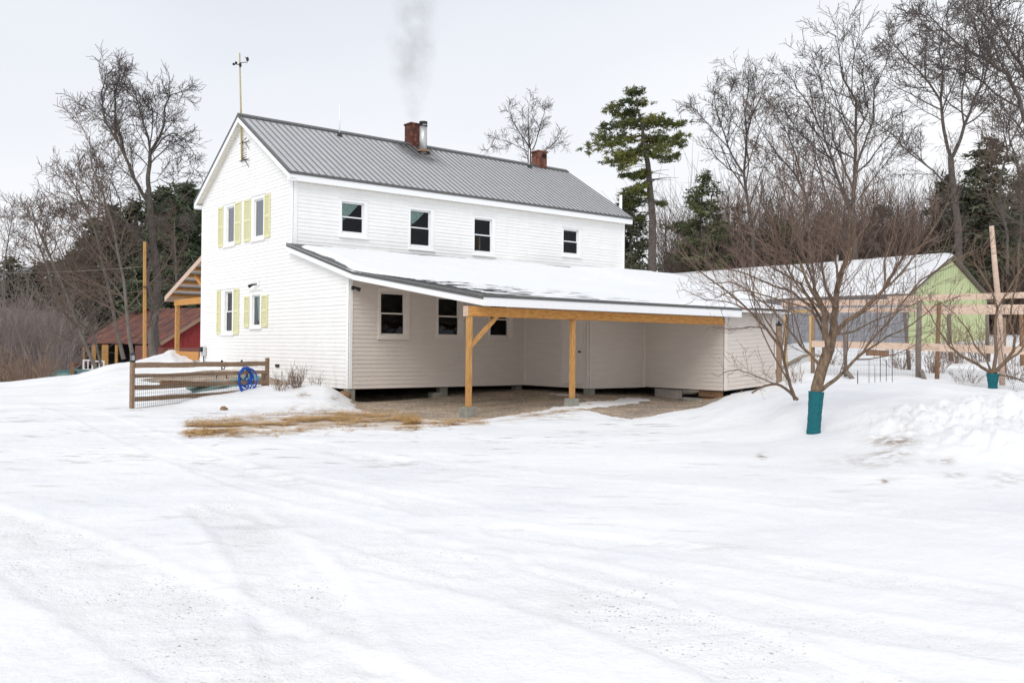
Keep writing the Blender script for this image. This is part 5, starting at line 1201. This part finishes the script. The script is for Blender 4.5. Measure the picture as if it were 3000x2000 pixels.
# ------------------------------------------------------------------ fruit trees
def c6(x, y): return (2100+.3954*x, 680+.3954*y)
AP = dict(seg=.22, wob=.13, up=.17, kids=[10,8,6,3], t0=[.2,.15,.15,.1], ang=(22,55), ratio=.52, lmin=.16, rmin=.0028, max=4, tl=1, lt0=.12, ll=.85, rs=.72, rl=.009)
L6 = lambda *q: [c6(*p) for p in q]
apple = limb_tree('fruit_tree', 'bare fruit tree with reddish twigs and teal wrap round its trunk on the snow bank', 14.0, [
    (L6((712,1540),(725,1360),(740,1150),(785,990),(835,860)), .128, .118, .0, 0),
    (L6((835,860),(800,740),(800,600),(760,520),(700,430),(640,290),(590,170)), .085, .02, -.5, 15),
    (L6((835,870),(865,720),(880,560),(890,430),(920,300),(965,200),(1000,60),(1040,-120)), .10, .02, .3, 17),
    (L6((850,800),(960,660),(1110,550),(1240,420),(1320,280),(1380,180),(1500,110),(1640,30)), .062, .014, .9, 17),
    (L6((775,1170),(880,1090),(990,980),(1090,880),(1220,720),(1380,520),(1520,350),(1700,240),(1900,140)), .048, .011, -.7, 17),
    (L6((1010,960),(1250,780),(1450,680),(1620,540),(1800,470)), .026, .008, -1.2, 9),
    (L6((755,980),(690,900),(620,840),(540,730),(400,560),(250,440),(100,370),(-60,375)), .045, .010, -.6, 13),
    (L6((790,760),(700,560),(560,440),(380,380),(200,300),(40,270),(-150,300)), .036, .009, .8, 12),
    (L6((800,700),(690,500),(620,380),(480,300),(330,220),(230,110),(150,-60)), .036, .009, 1.3, 13),
    (L6((790,640),(660,560),(400,480),(180,430),(-20,490)), .026, .008, -1.4, 9),
    (L6((800,610),(700,330),(620,120),(560,-80),(500,-260)), .032, .008, -.9, 12),
    (L6((880,560),(800,380),(770,150),(780,-50),(760,-300)), .034, .008, .6, 12),
    (L6((930,300),(1010,100),(1120,-60),(1190,-260)), .03, .008, -.4, 10),
    (L6((900,430),(880,200),(900,0),(900,-280)), .026, .007, -1.0, 9),
    (L6((1240,420),(1240,220),(1300,40),(1340,-200)), .026, .008, .3, 9),
    (L6((840,640),(720,420),(700,180),(660,-60),(640,-330),(600,-560)), .036, .007, .4, 16),
    (L6((900,420),(960,180),(980,-60),(1020,-330),(1060,-600)), .036, .007, .8, 16),
    (L6((800,600),(560,340),(440,120),(380,-120),(300,-340)), .030, .007, -.5, 14),
    (L6((1180,480),(1400,260),(1600,-20),(1720,-220)), .028, .007, .5, 13),
    (L6((860,760),(1000,740),(1180,650),(1400,560),(1560,480)), .024, .008, .9, 8),
    (L6((800,610),(640,300),(380,120),(210,-40),(100,-220)), .026, .008, .3, 10)], AP, ('apple_bark','apple_twig'))
b = MB(); n = 20; wrap = []
for i in range(n+1):
    t = i/n; q = at(c6(712+26*t,1545-365*t)[0], c6(712+26*t,1545-365*t)[1], 13.99); wrap.append(q)
k0 = len(b.v); b.tube(wrap, [.108+.002*math.sin(i*2.2)+.0015*math.sin(i*5.1)-.010*math.sin(i/n*3.1)+.010*(i/n) for i in range(n+1)], 14); b.build('trunk_wrap', M['teal'], apple)
st = limb_tree('fruit_tree', 'smaller leafless fruit tree of several stems left of the teal wrapped one', 15.6, [
    (L6((580,1240),(545,1140),(500,960),(480,860),(370,720),(250,590),(120,470),(-20,370),(-160,260),(-300,120)), .05, .010, -.6, 14),
    (L6((600,1240),(480,1140),(440,1125),(350,1140),(260,1190)), .045, .02, -.3, 5),
    (L6((480,870),(440,760),(300,520),(220,380),(180,200)), .026, .008, .5, 9),
    (L6((440,1125),(300,1070),(160,1020),(40,1040)), .018, .008, -.3, 9),
    (L6((370,720),(250,700),(100,720),(-40,700)), .018, .007, -.4, 9),
    (L6((250,590),(100,520),(-80,500),(-260,420)), .02, .007, .4, 9)], dict(AP, kids=[7,6,4,2]), ('apple_limb','apple_twig'))
ap2 = limb_tree('fruit_tree', 'right hand fruit tree with a short teal wrapped trunk near the leaning pole', 19.5, [
    (L6((2045,1200),(2045,1110),(2045,1050)), .09, .085, 0, 0),
    (L6((2040,1050),(1960,1000),(1880,950),(1790,900),(1720,840),(1640,720),(1580,600),(1500,480)), .055, .012, -.5, 13),
    (L6((2040,1040),(1990,930),(1920,850),(1860,720),(1760,600),(1660,520)), .045, .010, .7, 11),
    (L6((2050,1040),(2070,900),(2060,720),(2080,560),(2020,400),(1960,300),(1900,220)), .06, .012, .2, 13),
    (L6((2060,1040),(2140,960),(2200,880),(2210,780),(2170,660),(2190,500),(2230,330),(2240,180)), .06, .012, .5, 13),
    (L6((2140,960),(2230,900),(2330,780),(2430,640),(2500,500)), .045, .010, -.6, 11),
    (L6((2060,1050),(2180,1070),(2300,1120),(2420,1180)), .03, .010, -.8, 6),
    (L6((2080,560),(2160,430),(2240,300),(2330,160)), .03, .008, .4, 9)], dict(AP, kids=[8,6,4,3], rmin=.0038, rl=.01), ('apple_limb','apple_limb'))
b = MB(); b.tube([at(*c6(2045,1200-14*i), 19.5) for i in range(12)], [.092+.003*math.sin(i*2)+.035*max(0,(i-5)/6) for i in range(12)], 12); b.build('trunk_wrap', M['teal'], ap2)

# ------------------------------------------------------------------ big bare trees
LT = dict(seg=.6, wob=.18, up=.065, kids=[13,12,9,5], t0=[.25,.2,.15,.1], ang=(24,66), ratio=.54, lmin=.4, rmin=.012, max=4, tl=0, lt0=.15, ll=.72, rs=.56, rl=.014)
def c1(x, y): return (x*.4464, 100+y*.4464)
L1 = lambda *q: [c1(*p) for p in q]
limb_tree('bare_tree', 'tall forked leafless tree rising above the barn on the left', 46, [
    (L1((1005,2100),(1010,1900),(1035,1600),(1000,1350),(985,1150),(980,1060)), .40, .26, 0, 6),
    (L1((985,1130),(930,1040),(870,930),(820,800),(760,690),(700,590),(670,480),(665,380),(690,300),(700,240)), .20, .03, -1.5, 20),
    (L1((760,690),(755,560),(755,420),(750,340),(790,270),(800,210)), .12, .025, .8, 16),
    (L1((820,800),(800,680),(760,560),(700,530),(620,480),(560,490)), .08, .02, 1.5, 12),
    (L1((980,1060),(975,900),(985,790),(1040,690),(1075,600),(1080,480),(1120,400),(1200,380)), .22, .03, .6, 18),
    (L1((985,790),(965,650),(930,540),(900,440),(890,370)), .12, .02, -1.0, 15),
    (L1((1000,780),(1060,690),(1130,650),(1200,680),(1260,760),(1300,830)), .09, .02, 1.4, 14),
    (L1((980,980),(1050,950),(1130,1000),(1200,930),(1280,870)), .05, .015, -1.5, 9),
    (L1((985,830),(1000,600),(990,450),(1010,380)), .07, .02, .3, 11),
    (L1((1000,1350),(1100,1290),(1180,1250),(1260,1240)), .06, .02, -1, 7),
    (L1((985,1170),(930,1250),(900,1290)), .06, .02, -.5, 4)], LT, ('bark','twig'))
limb_tree('bare_tree', 'leaning leafless tree with a long sideways limb left of the tall forked tree', 50, [
    (L1((1000,1420),(900,1330),(820,1220),(720,1150),(640,1105),(560,1090),(480,1110)), .17, .05, -1, 13),
    (L1((790,1190),(790,1100),(750,1000),(690,900),(620,830),(590,760)), .08, .02, 1, 12),
    (L1((740,1160),(720,1010),(650,930),(640,850)), .06, .02, -.6, 10),
    (L1((640,1105),(560,980),(500,900),(470,880)), .06, .02, .8, 10),
    (L1((560,1300),(480,1200),(420,1150),(380,1180)), .05, .02, .8, 9),
    (L1((1040,2050),(1010,1800),(960,1600),(1000,1420)), .2, .17, 0, 2)], LT, ('bark','twig'))
def lean_tree(label, pts, d, r, kids=9, grp=None, m_=('bark_far','twig_brown'), P=None):
    return limb_tree('bare_tree', label, d, [([(x, y) for x, y in pts], r, r*.22, rng.uniform(-1,1), kids)], dict(LT, rmin=.011, rs=.72, **(P or {})), m_, group=grp)
lean_tree('slender leaning trunk with greenish bark just left of the red barn', [(285,1085),(250,1010),(190,850),(150,760),(118,690),(95,620)], 43, .14, 22)
lean_tree('thin leaning tree whose trunk crosses the left end of the barn roof', [(298,1078),(282,1010),(258,930),(225,860),(200,800),(160,700),(120,640)], 46, .10, 18)
lean_tree('pale trunk tree leaning left across the middle of the barn roof', [(362,1052),(340,960),(322,860),(296,760),(285,700),(262,630),(230,560),(190,500)], 44, .15, 22)
lean_tree('pale trunk tree close to the orange pole, forked low', [(388,1040),(378,980),(370,900),(362,820),(345,740),(330,660),(300,560),(270,490),(262,400)], 42, .14, 22)
lean_tree('slight bare tree crossing the trunk fork near the orange pole', [(372,890),(330,830),(280,760),(220,700),(170,660)], 44, .08, 16)
lean_tree('dark broken stump of a tree in front of the barn beside the orange pole', [(448,1045),(440,980),(455,920),(468,912)], 43, .24, 3)
lean_tree('faint slim tree at the far left against the sky', [(10,900),(12,780),(28,680),(35,640)], 60, .10, 16)
lean_tree('wispy bare tree at far left standing above the brush', [(170,900),(140,790),(105,690),(92,600)], 58, .11, 20)
lean_tree('bare tree with fine drooping twigs right of the tall forked tree', [(520,900),(515,780),(510,690),(512,640)], 55, .12, 18)
# behind the roof
limb_tree('bare_tree', 'small leafless tree showing over the roof between the two chimneys', 60, [
    ([(1556,900),(1556,500),(1553,440),(1548,380),(1548,320)], .20, .03, 0, 12), ([(1556,440),(1530,400),(1500,350),(1487,310)], .08, .02, -1, 10),
    ([(1560,440),(1580,380),(1595,330),(1600,298)], .08, .02, 1, 10), ([(1556,450),(1500,420),(1450,405),(1430,440)], .06, .02, 1, 10), ([(1556,460),(1600,440),(1640,400),(1650,420)], .06, .02, -1, 9)], dict(LT, ll=.35), ('bark','twig'))
def c7(x, y): return (1700+x*.574, y*.574)
L7 = lambda *q: [c7(*p) for p in q]
RT = dict(LT, ll=.68, up=.075)
limb_tree('bare_tree', 'tall vase shaped leafless tree rising just right of the green pine', 56, [
    (L7((890,1480),(880,1200),(850,1000),(835,880),(850,700),(840,580),(860,450),(850,380)), .24, .03, 0, 16),
    (L7((830,880),(760,760),(720,640),(690,540),(680,440)), .13, .025, -1, 16), (L7((760,760),(660,640),(590,560),(540,540)), .07, .02, 1, 12), (L7((845,700),(880,560),(890,450),(930,410)), .06, .02, 1, 11), (L7((750,740),(770,600),(760,480),(790,420)), .06, .02, .5, 11)], RT, ('bark','twig'))
limb_tree('bare_tree', 'broad leafless tree with many upright limbs behind the near fruit tree', 50, [
    (L7((1400,1500),(1405,1300),(1390,1100),(1400,900),(1405,700),(1410,520),(1340,400),(1320,260),(1300,180)), .27, .03, 0, 20),
    (L7((1385,1100),(1330,950),(1290,820),(1240,680),(1180,560),(1110,460),(1060,370)), .18, .025, -1, 20), (L7((1240,680),(1250,520),(1220,380),(1180,270)), .08, .02, 1.5, 14),
    (L7((1400,900),(1440,760),(1500,600),(1500,460),(1560,330),(1580,230)), .13, .025, 1, 18), (L7((1405,700),(1470,560),(1440,400),(1460,260)), .09, .02, -1, 14),
    (L7((1290,820),(1180,740),(1090,640),(1040,560)), .08, .02, 1, 13), (L7((1420,1020),(1520,880),(1600,780),(1700,680)), .07, .02, .5, 12)], RT, ('bark','twig'))
limb_tree('bare_tree', 'many stemmed leafless tree between the vase shaped tree and the broad one', 53, [
    (L7((1170,1450),(1170,1150),(1150,1000),(1090,880),(1000,780),(930,680),(900,620)), .16, .025, 0, 18), (L7((1165,1100),(1130,900),(1080,740),(1010,600),(980,540)), .11, .02, 1, 16),
    (L7((1160,1050),(1060,950),(960,880),(880,780)), .08, .02, -1, 13), (L7((1170,1000),(1200,820),(1190,680),(1150,560)), .08, .02, 1, 13)], RT, ('bark','twig_brown'))
limb_tree('bare_tree', 'great spreading leafless tree with a Y shaped trunk above the green gable', 47, [
    (L7((1935,1420),(1930,1200),(1910,1000),(1890,800)), .36, .25, 0, 6),
    (L7((1890,800),(1850,620),(1840,520),(1760,400),(1680,320),(1610,240),(1560,190)), .17, .025, -1, 22), (L7((1840,520),(1850,380),(1830,260),(1850,120),(1880,30)), .11, .02, 1, 18),
    (L7((1900,800),(1960,640),(2010,500),(2060,420),(2090,300),(2080,180),(2060,40)), .17, .025, 1, 22), (L7((1960,650),(1950,480),(1970,330),(1960,180),(1990,60)), .09, .02, -1, 18),
    (L7((1900,960),(1800,870),(1680,780),(1600,690),(1500,620),(1420,560)), .10, .02, 1.5, 16), (L7((1760,400),(1760,250),(1720,120),(1740,60)), .06, .02, 1, 12)], RT, ('bark','twig'))
limb_tree('bare_tree', 'huge leafless tree at the right edge sending dark limbs into the picture', 36, [
    (L7((2420,1450),(2400,1100),(2330,850),(2280,650)), .40, .26, 0, 4), (L7((2290,680),(2240,500),(2180,380),(2080,310),(1980,260),(1880,180),(1800,100),(1760,60)), .17, .025, -1, 24),
    (L7((2260,560),(2120,480),(2000,380),(1900,350),(1780,360)), .08, .02, 1, 15), (L7((2300,700),(2290,500),(2250,330),(2160,200),(2100,60),(2080,-60)), .17, .03, 1, 22),
    (L7((2180,380),(2100,200),(2040,100),(1970,20),(1900,-60)), .08, .02, 1, 14), (L7((2350,900),(2240,640),(2140,520),(2060,470)), .08, .02, -1, 12)], RT, ('bark','twig'))
limb_tree('bare_tree', 'slim leafless tree with arching limbs at the far right, below the dark limbs', 44, [
    (L7((2180,1400),(2180,1200),(2140,1000),(2150,880),(2200,720),(2260,600),(2330,480)), .14, .03, 0, 16), (L7((2150,900),(2180,760),(2160,640),(2100,520)), .08, .02, 1, 14), (L7((2240,1400),(2250,1100),(2240,900),(2190,700),(2190,600)), .13, .03, 0, 14)], RT, ('bark','twig_brown'))
# evergreens
pine = thing('pine_tree', 'tall open green pine standing just behind the right end of the house', 'tree', ground(1912, 54))
tr_ = MB(); nd_ = MB(); trunk = [at(x, y, 54) for x, y in ((1913,900),(1911,760),(1912,640),(1903,540),(1898,480),(1885,420),(1882,370),(1868,320),(1862,270))]
tr_.tube(trunk, [.27,.24,.22,.19,.16,.12,.09,.06,.02], 8)
Lp = lambda x, y: (1700+x*.574, y*.574)
for (x0,y0,x1_,y1,dr,th) in ((270,500,160,540,-1,.5),(275,520,330,520,1,.4),(285,590,130,550,.8,.6),(300,610,120,640,-1.2,.8),(310,620,520,630,1.2,.9),(300,600,400,600,-1.5,.6),(320,690,90,700,1.2,1),(320,690,50,750,-1.5,1.2),(320,700,510,700,-1.2,1.1),(320,690,520,740,1.5,1.0),(330,760,130,830,1.3,.9),(330,770,170,790,-1.8,1.1),(335,780,480,800,1.6,.9),(330,740,420,760,-2,.9),(260,480,250,460,.3,.4),(270,470,310,460,.2,.4),(340,880,290,900,.6,.5),(335,870,300,880,-.5,.4),(340,920,200,1000,1.2,.4),(345,980,280,990,-.6,.3),(350,1010,240,1050,1.5,.5),(320,720,200,860,-2.4,.7),(320,650,230,600,2.4,.8),(325,720,420,700,2.6,.8),(345,860,220,900,1.8,.45),(350,930,260,960,-1.6,.35),(345,1010,420,1040,.8,.3),(355,1080,300,1120,1.0,.35),(300,560,220,570,.5,.6),(310,600,430,620,-.6,.6),(265,470,280,452,.1,.3)):
    A = at(*Lp(x0,y0), 54); B = at(*Lp(x1_,y1), 54+dr); C = A.lerp(B,.5)+Vector((0,0,-.12)); tr_.tube([A,C,B], [.06,.04,.015], 4, cap=False); L = (B-A).length
    for i in range(int((L*15+8)*th**.4)):
        u = rng.uniform(.22,1.04); c = A.lerp(B,u)+Vector((0,0,-.2*4*u*(1-u)*.5)); sp = .10+.30*th*(1-abs(u-.6)); c += Vector((rng.gauss(0,sp),rng.gauss(0,sp),rng.gauss(0,.10*th+.04))); clump(nd_, c, .19, 22, .6)
for k in range(26):    # dead lower branches
    t = rng.uniform(.12,.5); i = int(t*8); A = trunk[i].lerp(trunk[i+1], t*8-i); a = rng.uniform(0,6.28); L = rng.uniform(.5,1.8); tr_.tube([A, A+Vector((math.cos(a),math.sin(a),.1))*L*.5, A+Vector((math.cos(a),math.sin(a),.02))*L], [.03,.02,.008], 3, cap=False)
tr_.build('trunk', M['bark'], pine, True); nd_.build('crown', M['needle_gold'], pine)
def cf(label, px, py_top, d, spread, mt, **kw):
    g_ = ground(px, d); top = at(px, py_top, d); return conifer('evergreen_tree', label, g_, top.z-g_.z, spread, ('bark', mt), **kw)
cf('rounded olive green evergreen right of the tall pine', 2055, 505, 60, 3.0, 'needle_olive', nb=110, z0=.08, per=13, cl=11, cs=.30, flat=.5, shape=.7, irregular=.5)
cf('small dark evergreen hugging the right end of the house', 1848, 560, 56, 1.5, 'needle_dark', nb=80, z0=.05, per=9, cl=11, cs=.34, flat=.6, shape=.5)
cf('low olive evergreen behind the snowy outbuilding roof', 2270, 640, 62, 2.6, 'needle_olive', nb=80, z0=.02, per=12, cl=12, cs=.34, flat=.6, shape=.6)
cf('dark shaggy evergreen behind the Y shaped tree', 2880, 415, 56, 2.9, 'needle_dark', nb=110, z0=.25, per=12, cl=11, cs=.38, flat=.5, shape=.5, irregular=.5)
cf('dark evergreen left of the Y shaped tree trunk', 2770, 520, 62, 2.3, 'needle_dark', nb=70, z0=.2, per=10, cl=11, cs=.38, flat=.5, shape=.6, irregular=.5)
cf('broad low evergreen deep in the woods above the outbuilding roof', 2420, 640, 84, 3.4, 'needle_dark', nb=80, z0=.02, per=12, cl=11, cs=.4, flat=.5, shape=.5, irregular=.5)
cf('dark evergreen low behind the broad bare tree', 2580, 600, 88, 3.0, 'needle_dark', nb=80, z0=.05, per=12, cl=11, cs=.4, flat=.5, shape=.6, irregular=.5)
cf('dark evergreen at the far right edge of the woods', 2990, 500, 72, 3.0, 'needle_dark', nb=80, z0=.1, per=12, cl=11, cs=.4, flat=.5, shape=.6, irregular=.5)
cf('slim dark evergreen between the vase shaped tree and the broad tree', 2160, 600, 78, 2.2, 'needle_dark', nb=70, z0=.05, per=9, cl=11, cs=.36, flat=.5, shape=.7, irregular=.5)
cf('thin dark evergreen between the pine and the house end', 1800, 640, 64, 1.4, 'needle_dark', nb=60, z0=.05, per=8, cl=11, cs=.3, flat=.6, shape=.6)
cf('broad dark evergreen directly behind the barn, left of the forked trunk', 330, 610, 84, 4.6, 'needle_dark', nb=170, z0=.1, per=20, cl=12, cs=.5, flat=.5, shape=.75)
cf('tall dark evergreen behind the orange pole', 395, 590, 80, 3.8, 'needle_dark', nb=130, z0=.1, per=17, cl=12, cs=.5, flat=.5, shape=.6)
cf('thick dark evergreen right of the forked trunk', 480, 552, 78, 4.0, 'needle', nb=170, z0=.1, per=20, cl=12, cs=.5, flat=.5, shape=.5)
cf('dark evergreen partly hidden by the left corner of the house', 545, 540, 80, 3.6, 'needle', nb=160, z0=.1, per=20, cl=12, cs=.5, flat=.5, shape=.45)
cf('brownish evergreen on the left of the evergreen stand', 268, 640, 86, 3.4, 'needle_dark', nb=120, z0=.1, per=14, cl=12, cs=.5, flat=.5, shape=.7)
cf('lower evergreen at the left foot of the evergreen stand', 210, 740, 88, 3.0, 'needle_dark', nb=90, z0=.1, per=12, cl=12, cs=.5, flat=.5, shape=.8)
pr_ = conifer('evergreen_tree', 'small far evergreen in the dark row along the left skyline', ground(30, 120), 14, 4.2, ('bark','needle_dark'), nb=70, z0=.15, per=9, cl=9, cs=.85, flat=.5, shape=.7, group='far evergreens along the left skyline')
k_ = 0
for px, top, d in ((-140,770,118),(-60,745,122),(78,800,126),(115,775,118),(150,770,128),(185,765,116),(-230,760,120),(215,800,130),(560,760,120)):
    g_ = ground(px, d); z = at(px, top, d).z-g_.z; copy_tree(pr_, g_, rng.uniform(0,6), z/14.0*1.0)
g_ = ground(30,120); pr_.scale = ((at(30,758,120).z-g_.z)/14,)*3
# mid-size bare trees in the woods on the right, repeated
srcs = []
for k, hh in enumerate((9.5, 11, 8)):
    srcs.append(bare_tree('woodland_tree', 'slender bare woodland tree in the crowd beyond the outbuilding', ground((2100,2330,2600)[k], (66,70,64)[k]), hh, .11, dict(kids=[13,7,5], max=3, rmin=.014, ratio=.36, t0=[.3,.2,.1], up=.12, wob=.08), group='slender bare trees in the woods on the right', mats=('bark','twig_brown')))
i = 0
for px, d, s_ in ((1990,70,.9),(2140,60,.8),(2180,74,1.0),(2230,62,.85),(2300,78,1.1),(2380,66,.9),(2420,74,1.05),(2450,58,.8),(2500,70,1),(2550,60,.85),(2580,80,1.15),(2640,68,1),(2690,60,.8),(2720,74,1.1),(2760,66,.9),(2800,80,1.2),(2840,62,.85),(2900,70,1),(2930,60,.8),(2960,76,1.1),(2990,64,.9),(3040,58,.85),(1960,80,1.0),(2060,76,.95),(2010,88,1.1),(2350,90,1.3),(2530,92,1.3),(2670,94,1.35),(2860,92,1.3),(2940,96,1.3),(1720,80,.75),(1760,72,.7),(1690,90,.8),(3100,72,1.1),(2120,84,1.2),(2200,90,1.3),(2260,68,1),(2320,82,1.2),(2400,86,1.25),(2470,66,1.05),(2520,84,1.2),(2600,70,1.0),(2620,88,1.3),(2700,84,1.2),(2740,90,1.3),(2780,72,1.1),(2820,90,1.35),(2880,80,1.2),(2920,88,1.3),(2970,70,1.1),(3020,84,1.3),(3060,68,1.0),(2160,92,1.2)):
    copy_tree(srcs[i % 3], ground(px, d), rng.uniform(0,6.28), s_); i += 1
# brush and thicket masses
def thicket(name, label, px0, px1, d0, d1, n, hmin, hmax, m_, r=.014, kids=4, lean=.25, clear=None):
    b = MB()
    for k in range(n):
        px = rng.uniform(px0, px1); d = d0+(d1-d0)*rng.random()**1.2
        if clear and px > clear[0] and d < clear[1]: d = rng.uniform(clear[1], d1)
        g_ = ground(px, d); h = rng.uniform(hmin, hmax); p = g_-Vector((0,0,.2)); dr = Vector((rng.gauss(0,lean), rng.gauss(0,lean), 1)).normalized(); pts = [p]
        for i in range(4): dr = (dr+rvec()*.14).normalized(); pts.append(pts[-1]+dr*h/4)
        b.tube(pts, [r*(1.3-.26*i) for i in range(5)], 3, cap=False)
        for j in range(kids):
            t = rng.uniform(.15,.95)*4; i = min(3, int(t)); q = pts[i].lerp(pts[i+1], t-i); e_ = (dr+rvec()*.75).normalized(); L = h*rng.uniform(.15,.4)
            m2 = q+e_*L*.5; b.tube([q, m2, m2+(e_+Vector((0,0,.5))).normalized()*L*.5], [r*.7, r*.55, r*.4], 3, cap=False)
            b.tube([m2, m2+(e_+rvec()*.8)*L*.4], [r*.5, r*.35], 3, cap=False)
    c = ground((px0+px1)/2, (d0+d1)/2); o = b.build(name, M[m_], loc=c); tag(o, label, 'brush', kind='stuff')
thicket('brush', 'dense grey brown leafless brush filling the slope on the left', -420, 640, 50, 98, 3800, 3.5, 7.5, 'brush', .02, 5, .25, (190, 84))
thicket('brush', 'low tawny undergrowth at the edge of the brush on the left', -350, 150, 41, 60, 1300, .8, 2.4, 'dried', .014, 4)
thicket('thicket', 'tangled brown thicket between the trunks behind the outbuilding', 1960, 3250, 60, 98, 5200, 4.0, 11.0, 'twig_brown', .018, 7, .16)
thicket('thicket', 'grey saplings crowding the woods behind the house end', 1640, 2100, 62, 95, 500, 3.0, 6.0, 'twig', .016, 4)
